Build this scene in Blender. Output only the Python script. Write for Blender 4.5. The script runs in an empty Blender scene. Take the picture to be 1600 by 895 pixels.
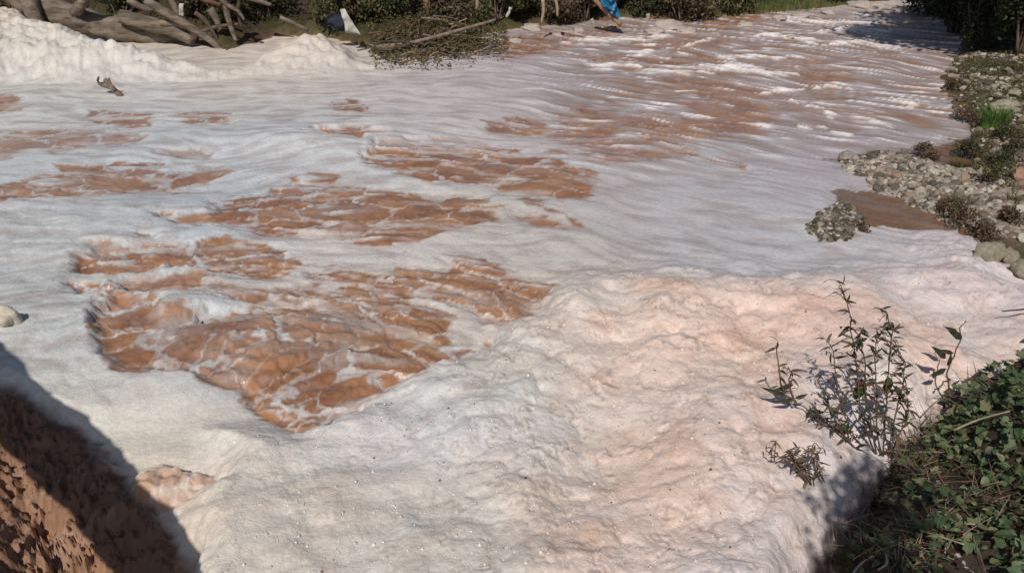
import bpy, math, random, bisect
import numpy as np
from mathutils import Vector, Matrix, Quaternion, noise as mnoise

random.seed(7)
RNG = np.random.default_rng(11)
scene = bpy.context.scene
COL = scene.collection
R = math.radians

# ------------------------------------------------------------------ camera
CAM_H, PITCH, HFOV = 4.0, 27.0, 62.0
cam_data = bpy.data.cameras.new('camera')
cam_data.sensor_fit = 'HORIZONTAL'
cam_data.angle = R(HFOV)
cam_data.clip_start = 0.05
cam_data.clip_end = 2000.0
cam = bpy.data.objects.new('camera', cam_data)
cam.location = (0, 0, CAM_H)
cam.rotation_euler = (R(90 - PITCH), 0, 0)
COL.objects.link(cam)
scene.camera = cam

# ------------------------------------------------------------------ sky, sun, exposure
SUN_EL, SUN_HEAD = 46.0, 16.0          # height of the sun; heading its light travels in, from +y towards +x
world = bpy.data.worlds.new('World')
scene.world = world
world.use_nodes = True
wn = world.node_tree
wn.nodes.clear()
sky = wn.nodes.new('ShaderNodeTexSky')
sky.sky_type = 'NISHITA'
sky.sun_disc = False
sky.sun_elevation = R(SUN_EL)
sky.sun_rotation = R(180 + SUN_HEAD)
bg = wn.nodes.new('ShaderNodeBackground')
bg.inputs['Strength'].default_value = 0.055
wo = wn.nodes.new('ShaderNodeOutputWorld')
wn.links.new(sky.outputs[0], bg.inputs[0])
wn.links.new(bg.outputs[0], wo.inputs[0])

sun_data = bpy.data.lights.new('sun', 'SUN')
sun_data.energy = 3.6
sun_data.angle = R(0.5)
sun_data.color = (1.0, 0.95, 0.87)
sun = bpy.data.objects.new('sun', sun_data)
d = Vector((math.sin(R(SUN_HEAD)) * math.cos(R(SUN_EL)), math.cos(R(SUN_HEAD)) * math.cos(R(SUN_EL)), -math.sin(R(SUN_EL))))
sun.rotation_euler = d.to_track_quat('-Z', 'Y').to_euler()
sun.location = (-5, -10, 20)
COL.objects.link(sun)
scene.cycles.max_bounces = 5
scene.cycles.diffuse_bounces = 3
scene.cycles.glossy_bounces = 2
scene.cycles.transmission_bounces = 2
scene.view_settings.view_transform = 'Standard'
scene.view_settings.look = 'None'
scene.view_settings.exposure = 0.0
scene.view_settings.gamma = 1.0
scene.view_settings.use_curve_mapping = False

# ------------------------------------------------------------------ surveying helpers: photo point -> point of the place
F = 800.0 / math.tan(R(HFOV / 2))
CP, SP = math.cos(R(PITCH)), math.sin(R(PITCH))

def ray(px, py):
    a, b = px - 800.0, py - 447.5
    return a, F * CP - b * SP, -F * SP - b * CP

def P(px, py, z=0.0):                    # point at height z
    x, y, w = ray(px, py)
    t = (z - CAM_H) / w
    return Vector((x * t, y * t, z))

def A(px, py, Y):                        # point at distance Y
    x, y, w = ray(px, py)
    t = Y / y
    return Vector((x * t, Y, CAM_H + w * t))

def project(x, y, z):
    dz = z - CAM_H
    depth = y * CP - dz * SP
    return 800 + F * x / depth, 447.5 - F * (y * SP + dz * CP) / depth

def mpp(Y, z=0.0):                       # metres per photo pixel at distance Y
    return (Y * CP + (CAM_H - z) * SP) / F

# ------------------------------------------------------------------ noise
def _hash(ix, iy, seed):
    h = (ix.astype(np.int64) * 374761393 + iy.astype(np.int64) * 668265263 + seed * 974634777) & 0x7fffffff
    h = ((h ^ (h >> 13)) * 1274126177) & 0x7fffffff
    h = ((h ^ (h >> 16)) * 2246822519) & 0x7fffffff
    return (h ^ (h >> 15)) & 0xffffff

def perlin(x, y, seed=0):
    x0, y0 = np.floor(x), np.floor(y)
    fx, fy = x - x0, y - y0
    ix, iy = x0.astype(np.int64), y0.astype(np.int64)
    u = fx * fx * fx * (fx * (fx * 6 - 15) + 10)
    v = fy * fy * fy * (fy * (fy * 6 - 15) + 10)
    def g(ax, ay, dx, dy):
        a = _hash(ax, ay, seed) * (2 * math.pi / 0x1000000)
        return np.cos(a) * dx + np.sin(a) * dy
    n00, n10 = g(ix, iy, fx, fy), g(ix + 1, iy, fx - 1, fy)
    n01, n11 = g(ix, iy + 1, fx, fy - 1), g(ix + 1, iy + 1, fx - 1, fy - 1)
    a = n00 + (n10 - n00) * u
    b = n01 + (n11 - n01) * u
    return (a + (b - a) * v) * 1.5

def fbm(x, y, octv=4, seed=0, gain=0.5):
    s, a, f = 0, 1.0, 1.0
    for i in range(octv):
        s = s + a * perlin(x * f + 17.3 * i, y * f - 9.1 * i, seed + i * 31)
        a *= gain; f *= 2.03
    return s

def worley(x, y, seed=0):
    ix, iy = np.floor(x).astype(np.int64), np.floor(y).astype(np.int64)
    f1 = np.full(x.shape, 9.0); f2 = np.full(x.shape, 9.0)
    for dx in (-1, 0, 1):
        for dy in (-1, 0, 1):
            cx, cy = ix + dx, iy + dy
            hh = _hash(cx, cy, seed)
            h1 = (hh & 0xfff) * (1 / 4096); h2 = (hh >> 12) * (1 / 4096)
            dd = np.hypot(cx + h1 - x, cy + h2 - y)
            f2 = np.minimum(f2, np.maximum(f1, dd))
            f1 = np.minimum(f1, dd)
    return f1, f2

def worley_cell(x, y, seed=0):            # also a random number per cell
    ix, iy = np.floor(x).astype(np.int64), np.floor(y).astype(np.int64)
    f1 = np.full(x.shape, 9.0); f2 = np.full(x.shape, 9.0); cid = np.zeros(x.shape)
    for dx in (-1, 0, 1):
        for dy in (-1, 0, 1):
            cx, cy = ix + dx, iy + dy
            hh = _hash(cx, cy, seed)
            dd = np.hypot(cx + (hh & 0xfff) * (1 / 4096) - x, cy + (hh >> 12) * (1 / 4096) - y)
            f2 = np.minimum(f2, np.maximum(f1, dd))
            cid = np.where(dd < f1, ((hh >> 5) & 0xff) / 255.0, cid)
            f1 = np.minimum(f1, dd)
    return f1, f2, cid

def worley_in(mask, x, y, seed=0):        # only where the mask holds
    f1 = np.ones(x.shape); f2 = np.full(x.shape, 1.6)
    if mask.any(): f1[mask], f2[mask] = worley(x[mask], y[mask], seed)
    return f1, f2

def sstep(a, b, x):
    t = np.clip((x - a) / (b - a), 0, 1)
    return t * t * (3 - 2 * t)

def poly_sd(qx, qy, pts):                # signed distance, positive inside
    n = len(pts)
    best = np.full(qx.shape, 1e18)
    ins = np.zeros(qx.shape, bool)
    for i in range(n):
        ax, ay = pts[i]; bx, by = pts[(i + 1) % n]
        ex, ey = bx - ax, by - ay
        wx, wy = qx - ax, qy - ay
        t = np.clip((wx * ex + wy * ey) / (ex * ex + ey * ey + 1e-12), 0, 1)
        best = np.minimum(best, (wx - ex * t) ** 2 + (wy - ey * t) ** 2)
        c = ((ay <= qy) & (by > qy)) | ((by <= qy) & (ay > qy))
        if ey != 0:
            ins ^= c & (qx < ax + ex * (qy - ay) / ey)
    dd = np.sqrt(best)
    return np.where(ins, dd, -dd)

def lin(r, g, b):
    f = lambda c: ((c / 255 + 0.055) / 1.055) ** 2.4 if c > 10 else c / 255 / 12.92
    return np.array([f(r), f(g), f(b)])

# ------------------------------------------------------------------ object helpers
def tag(o, label=None, cat=None, group=None, kind=None):
    if label: o['label'] = label
    if cat: o['category'] = cat
    if group: o['group'] = group
    if kind: o['kind'] = kind
    return o

def link(name, me, parent=None, mat=None):
    o = bpy.data.objects.new(name, me)
    COL.objects.link(o)
    if parent is not None: o.parent = parent
    if mat is not None: me.materials.append(mat)
    return o

def empty(name, loc):
    o = bpy.data.objects.new(name, None)
    o.empty_display_size = 0.1
    COL.objects.link(o)
    o.location = loc
    return o

def np_mesh(name, verts, faces, smooth=True, cols=None, floats=None):
    """faces: (n,k) int array, all of one size"""
    me = bpy.data.meshes.new(name)
    verts = np.asarray(verts, np.float32); faces = np.asarray(faces, np.int32)
    n, k = faces.shape
    me.vertices.add(len(verts)); me.vertices.foreach_set('co', verts.ravel())
    me.loops.add(n * k); me.loops.foreach_set('vertex_index', faces.ravel())
    me.polygons.add(n)
    me.polygons.foreach_set('loop_start', np.arange(0, n * k, k, dtype=np.int32))
    me.polygons.foreach_set('loop_total', np.full(n, k, np.int32))
    me.polygons.foreach_set('use_smooth', np.full(n, smooth, bool))
    me.update(calc_edges=True)
    if cols is not None:
        at = me.attributes.new('tint', 'FLOAT_COLOR', 'POINT')
        c = np.ones((len(verts), 4), np.float32); c[:, :3] = cols
        at.data.foreach_set('color', c.ravel())
    for nm, arr in (floats or {}).items():
        at = me.attributes.new(nm, 'FLOAT', 'POINT')
        at.data.foreach_set('value', np.asarray(arr, np.float32))
    return me

def submesh(name, verts, faces, cols, floats):
    u, inv = np.unique(faces.ravel(), return_inverse=True)
    return np_mesh(name, verts[u], inv.reshape(faces.shape), True, None if cols is None else cols[u], {k: v[u] for k, v in floats.items()})

# ------------------------------------------------------------------ materials
def new_mat(name):
    m = bpy.data.materials.new(name)
    m.use_nodes = True
    nt = m.node_tree
    b = nt.nodes['Principled BSDF']
    return m, nt, b

def node(nt, kind, **kw):
    n = nt.nodes.new(kind)
    for k, v in kw.items():
        if k.startswith('i_'):
            n.inputs[k[2:].replace('_', ' ')].default_value = v
        else:
            setattr(n, k, v)
    return n

def mixc(nt, fac, a, b, blend='MIX'):
    m = nt.nodes.new('ShaderNodeMix'); m.data_type = 'RGBA'; m.blend_type = blend
    for sock, v in ((m.inputs[0], fac), (m.inputs[6], a), (m.inputs[7], b)):
        if hasattr(v, 'is_output'): nt.links.new(v, sock)
        else: sock.default_value = v if not isinstance(v, (tuple, list)) or len(v) == 4 else (*v, 1)
    return m.outputs[2]

def river_material(name, sss):
    m, nt, b = new_mat(name)
    L = nt.links.new
    tint = node(nt, 'ShaderNodeAttribute', attribute_name='tint')
    foam = node(nt, 'ShaderNodeAttribute', attribute_name='foam')
    tc = node(nt, 'ShaderNodeTexCoord')
    # small grain of bubbles
    n1 = node(nt, 'ShaderNodeTexNoise', i_Scale=18.0, i_Detail=6.0, i_Roughness=0.6)
    L(tc.outputs['Object'], n1.inputs['Vector'])
    vo = node(nt, 'ShaderNodeTexVoronoi', i_Scale=70.0)
    L(tc.outputs['Object'], vo.inputs['Vector'])
    vo2 = node(nt, 'ShaderNodeTexVoronoi', i_Scale=27.0)
    L(tc.outputs['Object'], vo2.inputs['Vector'])
    rmp = node(nt, 'ShaderNodeMapRange'); rmp.inputs[1].default_value = 0.3; rmp.inputs[2].default_value = 0.75
    rmp.inputs[3].default_value = 0.88; rmp.inputs[4].default_value = 1.07
    L(n1.outputs[0], rmp.inputs[0])
    c = mixc(nt, 1.0, tint.outputs['Color'], rmp.outputs[0], 'MULTIPLY')
    # single larger bubbles show as pale and dark flecks
    vo3 = node(nt, 'ShaderNodeTexVoronoi', i_Scale=110.0); L(tc.outputs['Object'], vo3.inputs['Vector'])
    fr = node(nt, 'ShaderNodeMapRange'); fr.inputs[1].default_value = 0.0; fr.inputs[2].default_value = 1.0; fr.inputs[3].default_value = 0.93; fr.inputs[4].default_value = 1.06
    sx = node(nt, 'ShaderNodeSeparateColor'); L(vo3.outputs['Color'], sx.inputs[0]); L(sx.outputs[0], fr.inputs[0])
    c2_ = mixc(nt, 1.0, c, fr.outputs[0], 'MULTIPLY')
    c = mixc(nt, foam.outputs['Fac'], c, c2_)
    L(c, b.inputs['Base Color'])
    rgh = node(nt, 'ShaderNodeAttribute', attribute_name='rough'); L(rgh.outputs['Fac'], b.inputs['Roughness'])
    b.inputs['Specular IOR Level'].default_value = 0.4
    if sss:
        b.subsurface_method = 'BURLEY'
        sw = node(nt, 'ShaderNodeMath', operation='MULTIPLY'); sw.inputs[1].default_value = 0.6; L(foam.outputs['Fac'], sw.inputs[0]); L(sw.outputs[0], b.inputs['Subsurface Weight'])
        b.inputs['Subsurface Radius'].default_value = (1.0, 0.85, 0.75); b.inputs['Subsurface Scale'].default_value = 0.025
    # bump : froth where foam, ripples where water
    q1 = node(nt, 'ShaderNodeMath', operation='POWER'); q1.inputs[1].default_value = 2.0; L(vo.outputs['Distance'], q1.inputs[0])
    q2 = node(nt, 'ShaderNodeMath', operation='POWER'); q2.inputs[1].default_value = 2.0; L(vo2.outputs['Distance'], q2.inputs[0])
    a1 = node(nt, 'ShaderNodeMath', operation='MULTIPLY_ADD'); L(q1.outputs[0], a1.inputs[0]); a1.inputs[1].default_value = -0.35; L(n1.outputs[0], a1.inputs[2])
    a2 = node(nt, 'ShaderNodeMath', operation='MULTIPLY_ADD'); L(q2.outputs[0], a2.inputs[0]); a2.inputs[1].default_value = -0.7; L(a1.outputs[0], a2.inputs[2])
    w = node(nt, 'ShaderNodeTexNoise', i_Scale=7.0, i_Detail=4.0, i_Roughness=0.55, i_Distortion=0.6)
    L(tc.outputs['Object'], w.inputs['Vector'])
    mx = nt.nodes.new('ShaderNodeMix'); mx.data_type = 'FLOAT'
    L(foam.outputs['Fac'], mx.inputs[0]); wl = node(nt, 'ShaderNodeMath', operation='MULTIPLY'); wl.inputs[1].default_value = 0.6; L(w.outputs[0], wl.inputs[0]); L(wl.outputs[0], mx.inputs[2]); L(a2.outputs[0], mx.inputs[3])
    bp = node(nt, 'ShaderNodeBump', i_Strength=0.22, i_Distance=0.03)
    L(mx.outputs[0], bp.inputs['Height']); L(bp.outputs[0], b.inputs['Normal'])
    return m

def tinted_mat(name, rough=0.7, translucent=0.0, bump=0.0, bscale=40.0, spec=0.3, vary=0.0, vscale=12.0):
    m, nt, b = new_mat(name)
    L = nt.links.new
    tint = node(nt, 'ShaderNodeAttribute', attribute_name='tint')
    src = tint.outputs['Color']
    tc = node(nt, 'ShaderNodeTexCoord')
    if vary:
        n1 = node(nt, 'ShaderNodeTexNoise', i_Scale=vscale, i_Detail=6.0, i_Roughness=0.7)
        L(tc.outputs['Object'], n1.inputs['Vector'])
        r = node(nt, 'ShaderNodeMapRange'); r.inputs[1].default_value = 0.3; r.inputs[2].default_value = 0.7
        r.inputs[3].default_value = 1 - vary; r.inputs[4].default_value = 1 + vary
        L(n1.outputs[0], r.inputs[0])
        src = mixc(nt, 1.0, src, r.outputs[0], 'MULTIPLY')
    L(src, b.inputs['Base Color'])
    b.inputs['Roughness'].default_value = rough
    b.inputs['Specular IOR Level'].default_value = spec
    if bump:
        n2 = node(nt, 'ShaderNodeTexNoise', i_Scale=bscale, i_Detail=6.0, i_Roughness=0.7)
        L(tc.outputs['Object'], n2.inputs['Vector'])
        bp = node(nt, 'ShaderNodeBump', i_Strength=bump, i_Distance=0.03)
        L(n2.outputs[0], bp.inputs['Height']); L(bp.outputs[0], b.inputs['Normal'])
    if translucent:
        tr = node(nt, 'ShaderNodeBsdfTranslucent'); L(src, tr.inputs[0])
        ms = node(nt, 'ShaderNodeMixShader'); ms.inputs[0].default_value = translucent
        out = nt.nodes['Material Output']
        L(b.outputs[0], ms.inputs[1]); L(tr.outputs[0], ms.inputs[2]); L(ms.outputs[0], out.inputs[0])
    return m

def ramp_mat(name, stops, rough=0.85, bump=0.5, bscale=30.0, scale=6.0, spec=0.25, stretch=None, by_object=0.0):
    """noise-driven colour ramp; by_object shifts the ramp per object"""
    m, nt, b = new_mat(name)
    L = nt.links.new
    tc = node(nt, 'ShaderNodeTexCoord')
    vec = tc.outputs['Object']
    if stretch:
        mp = node(nt, 'ShaderNodeMapping'); mp.inputs['Scale'].default_value = stretch
        L(vec, mp.inputs['Vector']); vec = mp.outputs[0]
    n1 = node(nt, 'ShaderNodeTexNoise', i_Scale=scale, i_Detail=7.0, i_Roughness=0.68)
    L(vec, n1.inputs['Vector'])
    val = n1.outputs[0]
    if by_object:
        oi = node(nt, 'ShaderNodeObjectInfo')
        s1 = node(nt, 'ShaderNodeMath', operation='SUBTRACT'); L(oi.outputs['Random'], s1.inputs[0]); s1.inputs[1].default_value = 0.5
        s2 = node(nt, 'ShaderNodeMath', operation='MULTIPLY_ADD'); L(s1.outputs[0], s2.inputs[0]); s2.inputs[1].default_value = by_object; L(val, s2.inputs[2])
        val = s2.outputs[0]
    cr = node(nt, 'ShaderNodeValToRGB')
    el = cr.color_ramp.elements
    el[0].position, el[0].color = stops[0][0], (*stops[0][1], 1)
    el[1].position, el[1].color = stops[-1][0], (*stops[-1][1], 1)
    for p_, c_ in stops[1:-1]:
        e = el.new(p_); e.color = (*c_, 1)
    L(val, cr.inputs[0]); L(cr.outputs[0], b.inputs['Base Color'])
    b.inputs['Roughness'].default_value = rough
    b.inputs['Specular IOR Level'].default_value = spec
    n2 = node(nt, 'ShaderNodeTexNoise', i_Scale=bscale, i_Detail=6.0, i_Roughness=0.7)
    L(vec, n2.inputs['Vector'])
    bp = node(nt, 'ShaderNodeBump', i_Strength=bump, i_Distance=0.04)
    L(n2.outputs[0], bp.inputs['Height']); L(bp.outputs[0], b.inputs['Normal'])
    return m

M_WATER = river_material('muddy_water', False)
M_RIVER = river_material('froth', False)
M_THIN = river_material('thin_foam', False)
M_GROUND = tinted_mat('earth', 0.92, 0, 0.9, 14.0, 0.15, 0.45, 5.0)
M_LEAF = tinted_mat('leaf', 0.55, 0.22, 0, 40, 0.35)
M_DRY = tinted_mat('dry_leaf', 0.8, 0.12, 0, 40, 0.2)
M_STONE = ramp_mat('limestone', [(0.18, (0.09, 0.075, 0.06)), (0.36, (0.24, 0.21, 0.175)), (0.55, (0.39, 0.345, 0.29)), (0.72, (0.33, 0.245, 0.185)), (0.92, (0.58, 0.53, 0.46))], 0.88, 0.6, 22, 4.0, by_object=0.75)
M_BOULDER = ramp_mat('yellow_limestone', [(0.25, (0.20, 0.17, 0.12)), (0.5, (0.42, 0.37, 0.27)), (0.75, (0.56, 0.51, 0.40))], 0.9, 0.9, 16, 3.5)
M_ORANGE = ramp_mat('ochre_stone', [(0.25, (0.30, 0.17, 0.11)), (0.7, (0.46, 0.29, 0.20))], 0.9, 0.7, 14, 3.0)
M_WOOD = ramp_mat('weathered_wood', [(0.25, (0.04, 0.03, 0.022)), (0.42, (0.13, 0.10, 0.075)), (0.58, (0.25, 0.20, 0.155)), (0.8, (0.40, 0.34, 0.27))], 0.85, 0.9, 10, 2.2, stretch=(0.5, 3.0, 3.2))
M_REDWOOD = ramp_mat('red_brown_wood', [(0.25, (0.07, 0.032, 0.022)), (0.7, (0.22, 0.11, 0.07))], 0.85, 0.8, 20, 6.0)
M_TWIG = ramp_mat('twig_bark', [(0.25, (0.05, 0.035, 0.026)), (0.55, (0.13, 0.095, 0.07)), (0.8, (0.26, 0.20, 0.15))], 0.85, 0.4, 40, 9.0, by_object=0.4)
M_STRAW = ramp_mat('dry_straw', [(0.2, (0.20, 0.15, 0.10)), (0.8, (0.46, 0.38, 0.28))], 0.8, 0.2, 40, 9.0, by_object=0.5)
M_STEM = ramp_mat('stem', [(0.2, (0.07, 0.045, 0.03)), (0.8, (0.17, 0.12, 0.07))], 0.75, 0.2, 60, 12.0)
M_BLUE = ramp_mat('blue_plastic', [(0.3, (0.006, 0.05, 0.12)), (0.55, (0.02, 0.17, 0.33)), (0.75, (0.05, 0.30, 0.45))], 0.45, 0.5, 12, 5.0, spec=0.5)
M_NAVY = ramp_mat('navy_cloth', [(0.3, (0.012, 0.014, 0.028)), (0.7, (0.035, 0.042, 0.075))], 0.8, 0.6, 18, 6.0)
M_RAG = ramp_mat('dirty_white_rag', [(0.25, (0.30, 0.26, 0.22)), (0.6, (0.55, 0.52, 0.48)), (0.85, (0.66, 0.64, 0.61))], 0.75, 0.6, 16, 5.0)
M_TAN = ramp_mat('tan_bark', [(0.25, (0.20, 0.11, 0.06)), (0.75, (0.42, 0.28, 0.17))], 0.85, 0.7, 14, 5.0)
M_BARK = ramp_mat('tree_bark', [(0.25, (0.035, 0.027, 0.02)), (0.75, (0.12, 0.09, 0.065))], 0.9, 0.9, 12, 5.0, stretch=(1, 1, 0.3))
M_CONCRETE = ramp_mat('grey_concrete', [(0.25, (0.20, 0.19, 0.17)), (0.75, (0.36, 0.34, 0.31))], 0.9, 0.4, 30, 3.0)

# ------------------------------------------------------------------ LAND : banks, bar, islet as height field
def wp(*pts): return [tuple(P(a, b)[:2]) for a, b in pts]
LEFT_BANK = wp((-260, 6), (-100, 10), (60, 22), (200, 48), (310, 72), (350, 88), (430, 60), (540, 66), (592, 92), (680, 92), (770, 80), (760, 56), (860, 42), (990, 30), (1080, 36), (1110, 28), (1200, 22), (1300, 14), (1380, 6), (1420, 2)) + [(14, 60), (14, 420), (-420, 420), (-420, 24)]
RIGHT_BANK = wp((1440, 14), (1462, 30), (1500, 62), (1482, 98), (1466, 118), (1470, 150), (1502, 182), (1514, 205), (1512, 236), (1520, 262), (1490, 268), (1440, 256), (1400, 243), (1345, 243), (1312, 247), (1322, 268), (1346, 290), (1400, 311), (1448, 332), (1490, 362), (1520, 384), (1560, 428), (1640, 470), (1800, 500)) + [(420, 8), (420, 420), (17, 420), (17, 60)]
BAR = wp((1312, 243), (1345, 241), (1400, 240), (1440, 252), (1490, 266), (1530, 280), (1640, 300), (1640, 400), (1560, 385), (1500, 360), (1448, 334), (1400, 313), (1346, 292), (1318, 270))
NEAR_BANK = wp((1720, 470), (1610, 540), (1560, 570), (1500, 612), (1455, 652), (1425, 690), (1395, 735), (1362, 790), (1335, 840), (1318, 900), (1310, 980)) + [(1.4, 2.4), (0.6, 1.5), (-1.2, 1.1), (-1.2, -60), (60, -60), (60, 6.8)]
ISLET = wp((1258, 362), (1264, 336), (1296, 324), (1340, 326), (1362, 342), (1348, 362), (1338, 384), (1284, 388))
ABUT = [(-30, 16.0), (-10.4, 9.6), (-5.05, 3.9), (-2.75, 1.55), (-1.6, 0.5), (-1.0, -60), (-60, -60), (-60, 16)]

def ground_z(x, y):
    x = np.asarray(x, float); y = np.asarray(y, float)
    n = fbm(x * 0.9, y * 0.9, 4, 5)
    nf = fbm(x * 3.1, y * 3.1, 3, 9)
    wx = x + 0.12 * fbm(x * 2.2, y * 2.2, 2, 21); wy = y + 0.18 * fbm(x * 2.2 + 9, y * 2.2, 2, 22)
    z = np.full(x.shape, -0.55)
    s = poly_sd(wx, wy, LEFT_BANK)
    z = np.maximum(z, np.where(s > -0.6, -0.06 + s * 0.5 * (s < 0) + 0.42 * (1 - np.exp(-np.maximum(s, 0) / 0.5)) + 0.17 * np.clip(s, 0, 14) + (0.16 * n + 0.05 * nf) * sstep(0, 0.6, s), -0.55))
    s = poly_sd(wx, wy, RIGHT_BANK)
    bar = sstep(-0.35, 0.5, poly_sd(wx, wy, BAR))
    hgt = 0.20 * (1 - np.exp(-np.maximum(s, 0) / 0.35)) + (0.05 + 0.05 * (1 - bar)) * np.clip(s, 0, 9)
    z = np.maximum(z, np.where(s > -0.6, -0.03 + s * 0.5 * (s < 0) + hgt + (0.07 * n + 0.03 * nf) * sstep(0, 0.6, s), -0.55))
    s = poly_sd(wx, wy, NEAR_BANK)
    z = np.maximum(z, np.where(s > -0.5, -0.06 + s * 0.9 * (s < 0) + 0.30 * (1 - np.exp(-np.maximum(s, 0) / 0.22)) + 0.5 * np.clip(s, 0, 4.2) + (0.10 * n + 0.05 * nf) * sstep(0, 0.5, s), -0.55))
    s = poly_sd(wx, wy, ISLET)
    z = np.maximum(z, np.where(s > -0.4, -0.05 + s * 0.6 * (s < 0) + 0.30 * (1 - np.exp(-np.maximum(s, 0) / 0.25)) + 0.04 * nf * sstep(0, 0.2, s), -0.55))
    return z

GRID = {}
def gz(x, y):                             # height looked up in the built ground
    xs, ys, Z = GRID['xl'], GRID['yl'], GRID['Z']
    i = min(max(bisect.bisect_left(xs, x) - 1, 0), len(xs) - 2); j = min(max(bisect.bisect_left(ys, y) - 1, 0), len(ys) - 2)
    u = min(max((x - xs[i]) / (xs[i + 1] - xs[i]), 0), 1); v = min(max((y - ys[j]) / (ys[j + 1] - ys[j]), 0), 1)
    return float((Z[j, i] * (1 - u) + Z[j, i + 1] * u) * (1 - v) + (Z[j + 1, i] * (1 - u) + Z[j + 1, i + 1] * u) * v)

def build_ground():
    def axis(lo, hi, step, outer):
        core = np.arange(lo, hi + 1e-6, step)
        return np.concatenate([lo - outer[::-1], core, hi + outer])
    outer = np.cumsum(0.2 * 1.32 ** np.arange(1, 25))
    xs = axis(-20.0, 17.0, 0.125, outer); ys = axis(-3.0, 31.0, 0.125, outer)
    X, Y = np.meshgrid(xs, ys)
    Z = ground_z(X.ravel(), Y.ravel())
    x, y = X.ravel(), Y.ravel()
    GRID.update(xl=xs.tolist(), yl=ys.tolist(), Z=Z.reshape(len(ys), len(xs)))
    V = np.stack([x, y, Z], 1)
    nx, ny = len(xs), len(ys)
    i = np.arange(nx * ny).reshape(ny, nx)
    Fc = np.stack([i[:-1, :-1], i[:-1, 1:], i[1:, 1:], i[1:, :-1]], -1).reshape(-1, 4)
    # albedo of the ground
    n = fbm(x * 0.7, y * 0.7, 4, 40) ; n2 = fbm(x * 2.4, y * 2.4, 3, 44)
    soil = np.array([0.105, 0.07, 0.045]); olive = np.array([0.085, 0.080, 0.033]); grass = np.array([0.06, 0.085, 0.022])
    gravel = np.array([0.15, 0.125, 0.095]); mud = np.array([0.20, 0.095, 0.052]); dark = np.array([0.055, 0.04, 0.03])
    C = soil[None] + (olive - soil)[None] * sstep(-0.5, 0.4, n + 0.4 * n2)[:, None]
    rb = sstep(-0.2, 0.3, poly_sd(x, y, RIGHT_BANK)); bar = sstep(-0.3, 0.4, poly_sd(x, y, BAR) + 0.3 * n2)
    C = C + (gravel - C) * (bar * 0.9)[:, None]
    C = C + (gravel * 0.8 - C) * (rb * sstep(0.1, 0.6, n2) * 0.6)[:, None]
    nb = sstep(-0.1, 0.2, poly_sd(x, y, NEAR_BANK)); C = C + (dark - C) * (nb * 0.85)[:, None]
    isl = sstep(-0.1, 0.1, poly_sd(x, y, ISLET)); C = C + (np.array([0.11, 0.09, 0.07]) - C) * (isl * 0.8)[:, None]
    gs = np.exp(-(((x - P(1235, 4).x) / 3.0) ** 2 + ((y - P(1235, 4).y - 2) / 4.0) ** 2)); C = C + (grass - C) * gs[:, None]
    C = C + (mud - C) * (sstep(0.10, -0.04, Z) * (1 - sstep(-1.2, -0.6, poly_sd(x, y, NEAR_BANK))))[:, None]
    lb = sstep(0.0, 0.6, poly_sd(x, y, LEFT_BANK)) * (1 - gs); C = C * (1 - 0.45 * lb)[:, None]
    fcx, fcy = x[Fc].mean(1), y[Fc].mean(1)
    isbar = poly_sd(fcx, fcy, BAR) > -0.05
    isisl = poly_sd(fcx, fcy, ISLET) > -0.25
    isnear = (poly_sd(fcx, fcy, NEAR_BANK) > -0.35) & ~isbar
    out = {}
    for nm, msk in (('ground', ~(isbar | isisl | isnear)), ('gravel_bar', isbar), ('gravel_islet', isisl), ('near_bank', isnear)):
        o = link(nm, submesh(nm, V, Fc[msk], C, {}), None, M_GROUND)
        o['kind'] = 'structure'
        out[nm] = o
    return out
LAND = build_ground()

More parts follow.
